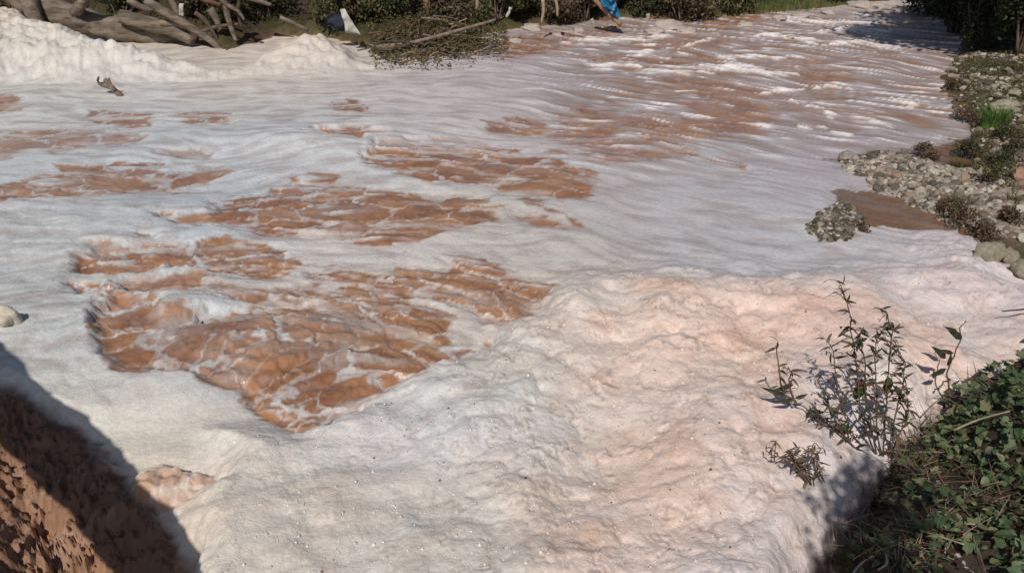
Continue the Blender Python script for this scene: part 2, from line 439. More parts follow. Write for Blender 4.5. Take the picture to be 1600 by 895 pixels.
# ------------------------------------------------------------------ RIVER : one height field, cut into bare water and bodies of foam
# each bare patch of brown water: outline in photo points, edge softness, edge raggedness, how bare it is
BARE = [
 ([(130,425),(150,406),(200,396),(245,390),(300,396),(360,392),(430,398),(440,410),(452,425),(420,432),(360,429),(300,428),(250,425),(200,433),(150,437),(133,433)], 5, 5, 1.0),
 ([(185,452),(200,444),(250,444),(292,440),(340,455),(420,458),(470,450),(500,466),(440,476),(330,470),(260,471),(190,469)], 6, 7, 0.9),
 ([(130,458),(148,453),(163,462),(160,474),(138,474)], 3, 2, 1.0),
 ([(490,426),(530,424),(600,438),(620,421),(700,414),(760,424),(800,444),(840,452),(832,476),(812,502),(770,503),(740,484),(690,470),(640,462),(560,442),(500,438)], 6, 8, 1.0),
 ([(162,508),(200,493),(240,497),(262,512),(330,500),(400,494),(470,476),(560,456),(620,462),(690,490),(697,520),(682,545),(702,575),(640,602),(600,612),(560,637),(505,678),(468,678),(428,662),(392,642),(380,618),(330,606),(300,592),(240,596),(190,594),(172,577),(168,540)], 6, 6, 1.0),
 ([(590,612),(640,600),(704,575),(766,540),(748,552),(716,552),(690,566)], 5, 4, 0.9),
 ([(262,348),(330,345),(345,326),(370,315),(418,318),(420,296),(450,288),(540,287),(592,295),(640,304),(720,308),(760,320),(778,346),(740,352),(700,356),(650,371),(560,376),(520,370),(440,368),(350,356),(280,356)], 5, 7, 1.0),
 ([(575,255),(610,244),(680,238),(720,238),(790,235),(830,255),(880,268),(912,281),(926,305),(880,313),(820,309),(760,292),(700,286),(640,271)], 6, 7, 1.0),
 ([(803,333),(850,335),(892,352),(886,359),(840,352)], 4, 3, 1.0),
 ([(0,302),(40,281),(90,270),(180,264),(260,262),(330,268),(346,280),(310,295),(240,301),(160,306),(60,316),(0,321),(-60,330),(-60,300)], 6, 7, 0.95),
 ([(-50,218),(0,214),(100,207),(190,207),(216,220),(150,235),(60,237),(0,246),(-50,250)], 6, 7, 0.8),
 ([(140,186),(180,180),(226,185),(232,193),(180,196)], 4, 3, 0.9),
 ([(282,185),(350,183),(342,194),(290,193)], 4, 3, 0.9),
 ([(524,168),(565,165),(568,177),(530,178)], 4, 2, 0.95),
 ([(508,213),(540,207),(592,210),(572,218)], 4, 3, 0.95),
 ([(-20,157),(20,160),(26,172),(0,176),(-20,176)], 4, 3, 0.9),
 ([(240,244),(300,240),(330,246),(260,252)], 5, 5, 0.6),
 ([(763,196),(800,187),(846,182),(852,198),(815,212),(775,211)], 6, 5, 0.95),
 ([(863,181),(910,178),(960,194),(974,208),(920,213),(885,201)], 6, 5, 0.95),
 ([(960,188),(1010,180),(1040,186),(990,193)], 5, 4, 0.8),
 ([(985,206),(1030,194),(1092,194),(1080,206),(1042,227),(1000,219)], 6, 5, 1.0),
 ([(868,237),(940,230),(1010,240),(1085,232),(1062,246),(950,251)], 7, 6, 0.8),
 ([(1050,126),(1130,124),(1205,158),(1192,196),(1140,206),(1090,216),(1000,228),(985,208),(1040,195),(1098,182),(1088,150)], 14, 10, 0.85),
 ([(840,212),(900,210),(960,222),(1040,226),(1000,238),(900,232)], 7, 8, 0.75),
 ([(600,232),(700,226),(760,232),(700,240)], 6, 6, 0.6),
 ([(1180,100),(1260,88),(1300,96),(1230,108)], 9, 8, 0.6),
 ([(1010,66),(1120,60),(1160,70),(1060,80)], 9, 8, 0.6),
 ([(1120,250),(1200,232),(1260,220),(1230,240)], 9, 8, 0.35),
 ([(1118,250),(1146,249),(1167,270),(1145,266)], 4, 3, 1.0),
 ([(1095,186),(1130,160),(1175,150),(1180,190),(1130,202)], 12, 8, 0.95),
 ([(1055,129),(1110,127),(1150,140),(1110,142)], 8, 5, 0.9),
 ([(1248,124),(1290,112),(1328,107),(1326,126),(1272,142)], 8, 6, 0.85),
 ([(1240,190),(1300,165),(1380,180),(1340,200)], 16, 9, 0.45),
 ([(758,62),(830,48),(920,43),(992,40),(962,60),(900,70),(840,86),(786,94),(764,84)], 6, 6, 0.95),
 ([(900,95),(950,84),(1020,90),(1100,80),(1124,96),(1040,106),(920,104)], 8, 7, 0.9),
 ([(1098,24),(1200,22),(1160,48),(1090,46)], 5, 3, 1.0),
 ([(1300,300),(1318,291),(1370,303),(1440,318),(1500,362),(1440,359),(1360,352),(1330,345)], 3, 2, 1.0),
 ([(1296,256),(1350,238),(1400,236),(1450,232),(1500,214),(1540,230),(1540,270),(1490,272),(1420,250),(1340,264)], 8, 5, 1.0),
 ([(-80,590),(10,606),(70,640),(140,688),(205,750),(262,815),(296,895),(330,1000),(-80,1100)], 8, 4, 1.0),
 ([(200,764),(218,742),(260,735),(325,748),(345,768),(304,788),(250,808),(212,794)], 9, 9, 0.7),
]
GAP = [(1470,655),(1440,672),(1405,712),(1370,752),(1325,800),(1290,840),(1262,905),(1250,980),(1500,980),(1500,720)]
FOAM_BANK = [(492,690),(560,640),(640,600),(705,580),(770,545),(830,495),(850,466),(930,448),(1000,438),(1100,430),(1220,436),(1330,430),(1420,408),(1480,372),(1640,470),(1700,560),(1500,1300),(330,1300),(290,860),(300,800),(345,740),(330,690)]
DRIFT = [(-200,8),(0,16),(60,30),(130,60),(200,78),(270,94),(335,108),(352,106),(385,88),(418,66),(438,54),(470,56),(510,60),(560,72),(592,98),(660,104),(600,122),(480,132),(300,138),(150,142),(0,142),(-200,142)]
# tints of the foam, read off the photograph as colours of the froth itself
CRESTS = [([(905,101),(945,107),(968,102),(1010,111),(1060,117),(1110,114)],4),([(1100,106),(1150,108),(1200,118),(1245,118)],4),([(1180,148),(1240,143),(1290,138),(1330,140)],2.5),([(1330,186),(1360,192),(1395,202)],5),([(1120,92),(1180,90),(1230,93)],3),([(880,68),(930,62),(990,64),(1040,58)],5),([(1000,84),(1060,76),(1110,62)],3),([(1180,57),(1240,60),(1290,72)],3),([(1280,52),(1330,46),(1390,50)],3),([(1190,30),(1250,34),(1330,36),(1400,42)],3),([(1250,200),(1290,204),(1330,212)],3.5),([(1395,160),(1430,168)],3),([(1290,70),(1350,68),(1400,78)],3),([(1240,160),(1280,172),(1300,186)],2.5)]
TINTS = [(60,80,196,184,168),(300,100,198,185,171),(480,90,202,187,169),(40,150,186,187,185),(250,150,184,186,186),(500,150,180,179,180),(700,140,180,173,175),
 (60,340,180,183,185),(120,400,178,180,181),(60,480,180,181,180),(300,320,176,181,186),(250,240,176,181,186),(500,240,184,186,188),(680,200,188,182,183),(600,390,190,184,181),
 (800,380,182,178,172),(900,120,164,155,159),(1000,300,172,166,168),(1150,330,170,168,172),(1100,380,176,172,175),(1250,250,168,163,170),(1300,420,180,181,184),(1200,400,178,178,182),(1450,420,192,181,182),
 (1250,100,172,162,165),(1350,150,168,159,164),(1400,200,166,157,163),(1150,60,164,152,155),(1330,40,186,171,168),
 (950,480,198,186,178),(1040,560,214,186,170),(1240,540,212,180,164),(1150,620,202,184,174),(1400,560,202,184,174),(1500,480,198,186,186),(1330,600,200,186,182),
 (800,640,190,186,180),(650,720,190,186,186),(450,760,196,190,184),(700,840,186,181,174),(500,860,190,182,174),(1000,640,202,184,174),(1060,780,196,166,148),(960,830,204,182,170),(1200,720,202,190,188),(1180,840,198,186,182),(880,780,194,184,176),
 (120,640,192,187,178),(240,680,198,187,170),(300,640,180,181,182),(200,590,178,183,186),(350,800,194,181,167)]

def build_river():
    NR, NC = 720, 860
    ys = 1.9 * (37.0 / 1.9) ** np.linspace(0, 1, NR)
    t = np.linspace(-1, 1, NC)
    Y = np.repeat(ys[:, None], NC, 1)
    X = t[None] * (0.66 * (Y * CP + CAM_H * SP) + 1.3)
    x, y = X.ravel(), Y.ravel()
    px, py = project(x, y, 0.0)
    # streak coordinates: along and across the current
    U = x; V = y + 0.20 * np.log1p(np.exp(2.2 * (x + 0.5))) + 0.015 * np.maximum(x, 0) ** 2 + 0.55 * fbm(x * 0.33, y * 0.33, 2, 95)
    far = sstep(9.0, 20.0, y)
    st1 = fbm(U * 0.55, V * 2.6, 4, 100)
    nearby = 1 - sstep(6.5, 12.0, y)
    st2 = fbm(U * 1.3 + st1, V * 4.6, 2, 120) + nearby * 0.3 * fbm(U * 5, V * 17, 2, 121)
    st3 = nearby * fbm(U * 3.2, V * 11.0 + st2, 3, 130) + (1 - nearby) * fbm(U * 1.7, V * 6.2, 2, 131)
    w1 = fbm(x * 1.7, y * 1.7, 4, 140, 0.55); w2 = fbm(x * 1.7 + 40, y * 1.7, 4, 150, 0.55)
    cell = 26.0
    f1, f2, cid = worley_cell(U * 1.25 + 0.28 * w1, V * 2.2 + 0.28 * w2, 200)
    f1b, f2b, cidb = worley_cell(U * 2.9 + 0.35 * w2, V * 4.8 + 0.35 * w1, 210)
    # ---- bare water mask
    bare = np.zeros(x.shape)
    big = np.zeros(x.shape)
    pit = np.zeros(x.shape)
    core = np.zeros(x.shape)
    qx = px + 15 * w1 + 10 * st3; qy = (py + 4.5 * w2 + 5.0 * st2)
    BIG = 4
    for k, (pts, soft, rag, amt) in enumerate(BARE):
        xs_ = [p[0] for p in pts]; ys_ = [p[1] for p in pts]
        m = (px > min(xs_) - 60) & (px < max(xs_) + 60) & (py > min(ys_) - 40) & (py < max(ys_) + 40)
        s = poly_sd(qx[m], qy[m] * 2.0, [(a, 2.0 * b) for a, b in pts])
        pit[m] = np.maximum(pit[m], sstep(-30, 16, s) * amt)
        if k < 30: s = s + min(1.0, (max(ys_) - min(ys_)) / 60.0) * (30 * (cid[m] - 0.5) + 13 * (cidb[m] - 0.5)) + (15 if k < 8 else 10 if k < 27 else 4)
        s = s + rag * 1.2 * (st2[m] + 0.6 * st3[m])
        v = sstep(-soft, soft, s - (2 if k < 8 else 0)) * amt
        bare[m] = np.maximum(bare[m], v)
        core[m] = np.maximum(core[m], sstep(0, 42, s))
        if k in (4,): big[m] = np.maximum(big[m], sstep(-10, 50, s))
    # ---- veins of foam lying on the bare water
    vein = sstep(0.12, 0.03, (f2 - f1) * (1 + 0.6 * st2))
    vein = np.maximum(vein, nearby * 0.75 * sstep(0.10, 0.02, f2b - f1b) * sstep(-0.35, 0.3, fbm(x * 0.9 + 7, y * 0.9, 2, 221)))
    wash = sstep(0.28, 0.8, st1 * 0.8 + 0.5 * st2 + 0.25 * w1) * 0.9
    cb = P(400, 552)
    rr = np.hypot((x - cb.x) / 0.95, (y - cb.y) / 0.6)
    wash = wash * (1 - np.exp(-rr * rr * 0.8))
    bigw = sstep(-0.05, 0.55, fbm(U * 0.9 + 3, V * 2.2, 4, 230)) * 0.8 * big * (1 - np.exp(-rr * rr * 0.6))
    arms = sstep(-0.05, 0.45, fbm(U * 0.75 + 0.4 * w1, V * 2.8, 3, 240)) * 0.95 * (1 - 0.85 * core) * sstep(0.35, 0.8, bare + 0.3)
    bigw = np.maximum(bigw, arms)
    film = np.clip(np.maximum(np.maximum(vein * (0.5 + 0.4 * sstep(-0.4, 0.4, w1)), wash), bigw), 0, 0.92)
    inlet = ((px > 1285) & (py > 205) & (py < 370))
    film = np.where(inlet, film * 0.12, film)
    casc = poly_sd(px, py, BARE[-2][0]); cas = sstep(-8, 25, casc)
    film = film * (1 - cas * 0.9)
    cov = 1 - bare * (1 - film)
    # ---- thin, broken foam upstream
    chop = sstep(740, 980, px) * sstep(330, 160, py) * sstep(0, 30, py)
    thin = chop * np.clip(0.48 - 1.2 * (st2 * 0.75 + st3 * 0.25 + 0.5 * st1), 0, 1.0)
    flow = (1 - sstep(0, 60, poly_sd(px, py * 1.5, [(a, 1.5 * b) for a, b in FOAM_BANK]))) * sstep(680, 560, py)
    thin = np.maximum(thin, flow * np.clip(0.10 - 0.65 * (st2 * 0.55 + st3 * 0.5), 0, 0.36))
    # ---- bodies of foam
    bank = sstep(-45, 75, poly_sd(px + 24 * w1, (py + 9 * w2) * 1.5, [(a, 1.5 * b) for a, b in FOAM_BANK]))
    drf_sd = poly_sd(px + 6 * w1, (py + 2.5 * w2) * 2.5, [(a, 2.5 * b) for a, b in DRIFT])
    drift = sstep(-8, 80, drf_sd)
    gap = sstep(-6, 16, poly_sd(px + 10 * w1, py + 10 * w2, GAP))
    thin = thin * (1 - drift) * (1 - bank)
    gapw = sstep(-75, 12, poly_sd(px + 10 * w1, py + 10 * w2, GAP))
    drf_keep = sstep(0.2, 0.6, drift); cov = np.maximum(cov, drf_keep)
    # ---- white crests standing on the fast water
    crest = np.zeros(x.shape)
    for pl, w_ in CRESTS:
        m = (px > min(p[0] for p in pl) - 40) & (px < max(p[0] for p in pl) + 40) & (py > min(p[1] for p in pl) - 30) & (py < max(p[1] for p in pl) + 30)
        dmin = np.full(m.sum(), 1e9); qx_, qy_ = px[m] + 8 * w1[m], (py[m] + 3 * w2[m]) * 2.2
        for (ax, ay), (bx, by) in zip(pl[:-1], pl[1:]):
            ex, ey = bx - ax, 2.2 * (by - ay); tt = np.clip(((qx_ - ax) * ex + (qy_ - 2.2 * ay) * ey) / (ex * ex + ey * ey), 0, 1)
            dmin = np.minimum(dmin, np.hypot(qx_ - ax - ex * tt, qy_ - 2.2 * ay - ey * tt))
        crest[m] = np.maximum(crest[m], sstep(1.1, 0.2, dmin / (2.2 * w_ * np.maximum(0.15, 1 + 1.1 * st2[m]))) * sstep(-0.6, 0.1, st3[m]))
    # ---- heights
    z = 0.009 * st1 + 0.004 * st2 + 0.002 * st3 + 0.012 * pit * st2
    z += 0.035 * crest + chop * (0.010 * st2 + 0.012 * fbm(x * 1.6, y * 2.6, 3, 96)) + 0.010 * film * bare
    # boiling water in the pit: lobes with scalloped rims
    boil = sstep(0.2, 0.9, pit) * sstep(16, 7, y)
    z += boil * ((0.05 * (1 - np.minimum(f1, 1) ** 2) + 0.026 * (1 - np.minimum(f1b, 1) ** 2.4) + 0.022 * (0.25 - np.abs(fbm(U * 2.6 + 1.3 * w1, V * 5.2 + 1.3 * w2, 3, 515, 0.6)))) * (0.15 + 0.85 * core) - 0.03) * np.where(inlet, 0.12, 1.0)
    z += 0.11 * np.exp(-rr * rr) * core
    # scalloped folds curling round the boil
    ang = rr * 3.2 + 0.5 * w1
    z += core * np.exp(-(rr / 1.6) ** 2) * 0.03 * (ang % 1.0) ** 1.5
    # flowing foam
    fl_t = 0.04 + 0.03 * fbm(x * 0.5, y * 0.9, 3, 333)
    lf = sstep(470, 250, px) * sstep(290, 350, py) * sstep(700, 620, py)        # thick froth left of the pit
    mid = np.exp(-(((px - 480) / 190) ** 2 + ((py - 228) / 26) ** 2)) + np.exp(-(((px - 190) / 200) ** 2 + ((py - 262) / 14) ** 2)) * 0.0
    thick = (bank > 0.01) | (drift > 0.01) | (lf > 0.01) | (mid > 0.02)
    c1, c2 = worley_in(thick, x * 2.2 + 0.2 * w1, y * 2.2 + 0.2 * w2, 340)
    d1, d2 = worley_in(thick, x * 4.8 + 0.25 * w1, y * 4.8 + 0.25 * w2, 350)
    puff = lambda f: np.sqrt(np.clip(1 - (f / 0.95) ** 2, 0.0, 1))
    lump = 0.075 * puff(c1) + 0.04 * puff(d1)
    m1, m2 = worley_in(bank > 0.01, x * 10.5 + 0.5 * w1, y * 10.5 + 0.5 * w2, 362); m3, m4 = worley_in(bank > 0.01, x * 22 + 0.6 * w1, y * 22 + 0.6 * w2, 364)
    curd = 0.018 * puff(m1) + 0.007 * puff(m3)
    soft = fbm(x * 0.8, y * 0.8, 4, 370)
    smooth_part = sstep(820, 560, px) * sstep(560, 640, py)                     # the smoother tongue in front of the pit
    bank_h = 0.17 + 0.08 * soft + lump * (1.0 - 0.75 * smooth_part) * (0.35 + 0.65 * sstep(-0.5, 0.3, fbm(x * 0.9 + 5, y * 0.9, 2, 381))) + curd * (1.2 - 0.6 * smooth_part) + 0.04 * sstep(640, 860, py)
    drift_h = (0.62 * sstep(-12, 115, drf_sd) + 0.14 * soft + 1.0 * lump + 0.07 * fbm(x * 3.0, y * 3.0, 4, 390, 0.6) + 0.02 * fbm(U * 0.8, V * 7, 3, 391)) * drift * (1 - 0.35 * np.exp(-((px - 445) / 75) ** 2))
    foam_h = fl_t + lf * (0.09 + 0.05 * soft + 0.45 * lump) + mid * (0.10 + 0.8 * lump) * (1 - bare)
    foam_h = (foam_h * (1 - bank) + bank * bank_h) * (1 - 0.72 * gapw)
    foam_h = np.maximum(foam_h, drift_h)
    pit = np.maximum(pit * (1 - drift), 0)
    body = (1 - 0.85 * pit) * (1 - 0.6 * chop)
    z = z * (1 - 0.6 * np.maximum(bank, drift)) + foam_h * body
    # hollow along the near bank, made to stand for the shadow strip there
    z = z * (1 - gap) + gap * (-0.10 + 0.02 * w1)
    # cascade dropping away at the lower left
    z -= 0.55 * sstep(-5, 190, casc)
    cl = poly_sd(px, py, BARE[-1][0]); cu = sstep(-4, 18, cl); wild = (cas > 0) | (cu > 0)
    k1, _ = worley_in(wild, x * 4.5 + 0.5 * w1, y * 4.5 + 0.5 * w2, 400); k2, _ = worley_in(wild, x * 10 + 0.4 * w1, y * 10 + 0.4 * w2, 410)
    churn = cas * sstep(40, 170, casc)
    k3, _ = worley_in(wild, x * 21 + 1.2 * w1, y * 21 + 1.2 * w2, 412)
    z += (0.35 * cas + 0.65 * churn) * (0.07 * (1 - np.minimum(k1, 1) ** 2) + 0.05 * (1 - np.minimum(k2, 1) ** 2) + 0.03 * (1 - np.minimum(k3, 1) ** 2) + 0.20 * (np.abs(fbm(x * 6 + w2, y * 6 + w1, 4, 430, 0.65)) - 0.2))
    z += cas * 0.035 * fbm((x + y) * 4.5, (x - y) * 1.6, 4, 420)
    # curdled lump beside the cascade
    z += cu * (0.01 + 0.05 * (1 - np.minimum(k1, 1) ** 2) + 0.05 * (1 - np.minimum(k2, 1) ** 2) + 0.025 * (1 - np.minimum(k3, 1) ** 2))
    # ---- colour of the materials
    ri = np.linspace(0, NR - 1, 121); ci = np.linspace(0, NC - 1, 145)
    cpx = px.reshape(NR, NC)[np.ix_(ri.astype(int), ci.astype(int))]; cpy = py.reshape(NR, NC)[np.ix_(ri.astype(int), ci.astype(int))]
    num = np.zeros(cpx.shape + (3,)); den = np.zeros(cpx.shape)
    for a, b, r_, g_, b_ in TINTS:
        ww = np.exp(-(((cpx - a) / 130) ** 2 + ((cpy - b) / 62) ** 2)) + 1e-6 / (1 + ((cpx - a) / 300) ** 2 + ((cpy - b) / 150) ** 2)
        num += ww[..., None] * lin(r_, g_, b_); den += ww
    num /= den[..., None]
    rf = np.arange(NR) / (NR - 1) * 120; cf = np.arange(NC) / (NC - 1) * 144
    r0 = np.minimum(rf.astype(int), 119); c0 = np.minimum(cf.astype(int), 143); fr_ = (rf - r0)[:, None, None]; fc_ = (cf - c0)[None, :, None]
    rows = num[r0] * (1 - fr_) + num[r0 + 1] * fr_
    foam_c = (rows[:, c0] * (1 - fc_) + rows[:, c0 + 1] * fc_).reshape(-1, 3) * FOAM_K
    mott = fbm(x * 1.3, y * 1.3, 4, 500)
    stain = bank * sstep(0.12, 0.75, mott) * sstep(780, 960, px)
    foam_c = foam_c * (1 + stain[:, None] * (np.array([1.0, 0.91, 0.85]) - 1))
    foam_c = foam_c * (1 + 0.05 * fbm(x * 3, y * 3, 3, 520)[:, None] * np.array([0.6, 1.0, 1.3]))
    # darker colour in the creases between lumps
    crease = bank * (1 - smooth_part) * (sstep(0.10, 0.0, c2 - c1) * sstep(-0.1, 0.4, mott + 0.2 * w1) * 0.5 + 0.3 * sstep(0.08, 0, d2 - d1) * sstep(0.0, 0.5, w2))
    bm_ = bank > 0.05
    p1 = np.ones(x.shape); p2 = np.full(x.shape, 2.0); pid = np.full(x.shape, 0.5); q1_ = np.ones(x.shape); q2_ = np.full(x.shape, 2.0); qid = np.full(x.shape, 0.5)
    wa = 0.9 * w1 + 0.5 * fbm(x * 6, y * 6, 3, 540); wb = 0.9 * w2 + 0.5 * fbm(x * 6 + 9, y * 6, 3, 541)
    p1[bm_], p2[bm_], pid[bm_] = worley_cell((x * 1.7 + wa * 0.55)[bm_], (y * 1.7 + wb * 0.55)[bm_], 530)
    q1_[bm_], q2_[bm_], qid[bm_] = worley_cell((x * 4.4 + wa * 0.7)[bm_], (y * 4.4 + wb * 0.7)[bm_], 531)
    cov_b = bank * (1 - 0.5 * smooth_part)
    shift = (0.10 * (pid - 0.5) + 0.09 * (qid - 0.5)) * cov_b
    foam_c = foam_c * (1 + shift[:, None] * np.array([0.5, 1.2, 1.6]))
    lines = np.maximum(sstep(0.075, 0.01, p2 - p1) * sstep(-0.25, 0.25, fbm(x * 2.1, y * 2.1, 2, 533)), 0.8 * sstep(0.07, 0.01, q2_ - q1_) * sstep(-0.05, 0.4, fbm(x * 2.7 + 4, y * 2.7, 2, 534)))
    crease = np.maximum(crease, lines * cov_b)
    brown = np.array([0.375, 0.188, 0.098]); brown2 = np.array([0.28, 0.132, 0.070])
    brown_c = brown[None] + (brown2 - brown)[None] * sstep(-0.3, 0.5, fbm(x * 1.6, y * 2.6, 3, 510))[:, None]
    swirl = fbm(U * 2.6 + 1.3 * w1, V * 5.2 + 1.3 * w2, 3, 515, 0.6)
    brown_c = brown_c * (1 - 0.17 * sstep(0.05, 0.55, np.abs(swirl)) * (1 - 0.4 * chop))[:, None]
    brown_c = np.where(inlet[:, None], np.array([0.178, 0.100, 0.060])[None], brown_c)
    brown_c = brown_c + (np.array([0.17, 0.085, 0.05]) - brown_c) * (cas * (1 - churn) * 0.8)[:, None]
    cream_c = np.array([0.50, 0.27, 0.16])
    brown_c = brown_c + (cream_c - brown_c) * (cu * 0.55)[:, None]
    brown_c = brown_c + (np.array([0.27, 0.15, 0.09]) - brown_c) * (churn * 0.9)[:, None]
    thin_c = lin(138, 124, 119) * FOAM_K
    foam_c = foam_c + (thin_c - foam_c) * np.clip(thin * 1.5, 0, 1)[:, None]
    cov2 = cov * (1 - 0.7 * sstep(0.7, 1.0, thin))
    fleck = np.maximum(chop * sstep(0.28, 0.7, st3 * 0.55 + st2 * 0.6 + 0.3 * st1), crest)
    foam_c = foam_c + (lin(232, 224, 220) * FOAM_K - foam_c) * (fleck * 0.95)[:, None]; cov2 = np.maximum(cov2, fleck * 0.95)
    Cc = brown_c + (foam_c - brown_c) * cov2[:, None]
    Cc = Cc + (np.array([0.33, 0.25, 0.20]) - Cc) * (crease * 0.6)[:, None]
    Cc = Cc + (np.array([0.10, 0.075, 0.07]) - Cc) * (gap * 0.9)[:, None]  # shadow along the near bank painted in as a dark strip
    foamf = np.maximum(np.clip(cov - gap, 0, 1), np.maximum(churn, cu) * 0.43)
    z = z - 0.014 * crease
    Vv = np.stack([x, y, z], 1)
    i = np.arange(NR * NC).reshape(NR, NC)
    Fc = np.stack([i[:-1, :-1], i[:-1, 1:], i[1:, 1:], i[1:, :-1]], -1).reshape(-1, 4)
    fc = foamf[Fc].mean(1)
    isw = fc < 0.45
    isb = ~isw & (bank[Fc].mean(1) > 0.5)
    isd = ~isw & (drift[Fc].mean(1) > 0.2) & ~isb
    iss = ~(isw | isb | isd)
    rough = 0.22 + 0.35 * foamf; rough = rough + (0.66 - rough) * np.maximum(cas, cu); rough = np.where(inlet, 0.22 + 0.3 * foamf, rough)
    fl = {'foam': foamf, 'rough': rough}
    o = link('water', submesh('water', Vv, Fc[isw], Cc, fl), None, M_WATER); o['kind'] = 'structure'
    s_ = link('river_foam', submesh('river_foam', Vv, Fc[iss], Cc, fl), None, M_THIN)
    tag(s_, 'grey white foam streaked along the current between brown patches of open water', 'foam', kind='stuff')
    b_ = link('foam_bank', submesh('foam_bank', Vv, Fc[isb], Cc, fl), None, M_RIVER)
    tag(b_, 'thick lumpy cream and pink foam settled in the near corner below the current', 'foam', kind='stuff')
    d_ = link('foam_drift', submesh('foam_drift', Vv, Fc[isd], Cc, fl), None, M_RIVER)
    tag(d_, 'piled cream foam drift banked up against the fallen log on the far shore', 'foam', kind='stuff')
    return Vv.reshape(NR, NC, 3), foamf.reshape(NR, NC), bank.reshape(NR, NC), b_, s_, ys
FOAM_K = 1.21
RV, RFOAM, RBANK, OB_BANK, OB_FOAM, RYS = build_river()

def river_z(x, y):
    r = int(np.clip(np.searchsorted(RYS, y), 0, RV.shape[0] - 1))
    c = int(np.clip(np.searchsorted(RV[r, :, 0], x), 0, RV.shape[1] - 1))
    return float(RV[r, c, 2])

def surf_z(x, y): return max(gz(x, y), river_z(x, y))

# ------------------------------------------------------------------ mesh builders for the things
class Tubes:
    def __init__(self): self.v = []; self.f = []
    def add(self, pts, rad, seg=7, rough=0.0, flat=1.0):
        pts = [Vector(p) for p in pts]
        n0 = len(self.v)
        up = Vector((0.13, 0.21, 0.97))
        for i, p in enumerate(pts):
            t = (pts[min(i + 1, len(pts) - 1)] - pts[max(i - 1, 0)]).normalized()
            if abs(t.dot(up)) > 0.95: up = Vector((0.9, 0.1, 0.3))
            a = t.cross(up).normalized(); b = a.cross(t).normalized()
            r = rad[i] if hasattr(rad, '__len__') else rad
            for k in range(seg):
                th = 2 * math.pi * k / seg
                rr = r * (1 + rough * mnoise.noise(Vector((math.cos(th) * 1.3 + p.x * 3, math.sin(th) * 1.3 + p.y * 3, p.z * 3 + i * 0.4))))
                self.v.append(p + a * (math.cos(th) * rr) + b * (math.sin(th) * rr * flat))
        for i in range(len(pts) - 1):
            for k in range(seg):
                k2 = (k + 1) % seg
                self.f.append((n0 + i * seg + k, n0 + i * seg + k2, n0 + (i + 1) * seg + k2, n0 + (i + 1) * seg + k))
        self.f.append(tuple(n0 + k for k in range(seg))[::-1])
        self.f.append(tuple(n0 + (len(pts) - 1) * seg + k for k in range(seg)))
        return self
    def mesh(self, name):
        me = bpy.data.meshes.new(name)
        me.from_pydata([tuple(v) for v in self.v], [], self.f)
        for p in me.polygons: p.use_smooth = True
        return me

def curve(pts, n):                        # Catmull-Rom through the points
    pts = [Vector(p) for p in pts]
    out = []
    m = len(pts) - 1
    for i in range(n + 1):
        t = i / n * m
        k = min(int(t), m - 1); u = t - k
        p0, p1, p2, p3 = pts[max(k - 1, 0)], pts[k], pts[k + 1], pts[min(k + 2, m)]
        out.append(0.5 * ((2 * p1) + (p2 - p0) * u + (2 * p0 - 5 * p1 + 4 * p2 - p3) * u * u + (3 * p1 - p0 - 3 * p2 + p3) * u ** 3))
    return out

def taper(r0, r1, n): return [r0 + (r1 - r0) * i / n for i in range(n + 1)]

def relocate(me, origin):                 # put the mesh's zero at a base point
    me.transform(Matrix.Translation(-Vector(origin)))
    return me

def rock_mesh(name, seed, sub=2, cuts=7, rough=0.12, squash=(1, 1, 1)):
    import bmesh
    rnd = random.Random(seed)
    bm = bmesh.new()
    bmesh.ops.create_icosphere(bm, subdivisions=sub, radius=1.0)
    planes = []
    for _ in range(cuts):
        n = Vector((rnd.gauss(0, 1), rnd.gauss(0, 1), rnd.gauss(0, 1))).normalized()
        planes.append((n, rnd.uniform(0.55, 0.9)))
    off = Vector((rnd.random() * 50, rnd.random() * 50, rnd.random() * 50))
    for v in bm.verts:
        p = v.co.copy()
        for n, h in planes:
            dd = p.dot(n) - h
            if dd > 0: p -= n * dd * 0.92
        p *= 1 + rough * mnoise.noise(p * 1.8 + off) + rough * 0.5 * mnoise.noise(p * 4.5 + off)
        v.co = Vector((p.x * squash[0], p.y * squash[1], p.z * squash[2]))
    me = bpy.data.meshes.new(name)
    bm.to_mesh(me); bm.free()
    for p in me.polygons: p.use_smooth = sub > 2
    return me

ROCKS = []
for k in range(8):
    me = rock_mesh('stone', 40 + k, 2, 8, 0.16, (1, random.uniform(0.7, 1), random.uniform(0.5, 0.8)))
    me.materials.append(M_STONE); ROCKS.append(me)

def rand_rot(): return (random.uniform(-0.5, 0.5), random.uniform(-0.5, 0.5), random.uniform(0, 6.28))

def place_stone(parent, x, y, r, me=None, sink=0.25):
    o = bpy.data.objects.new('stone', me or random.choice(ROCKS))
    COL.objects.link(o); o.parent = parent
    o.location = (x, y, gz(x, y) + r * (0.55 - sink)); o.rotation_euler = rand_rot()
    s = random.uniform(0.85, 1.15); o.scale = (r * s, r / s, r * random.uniform(0.8, 1.1))
    return o

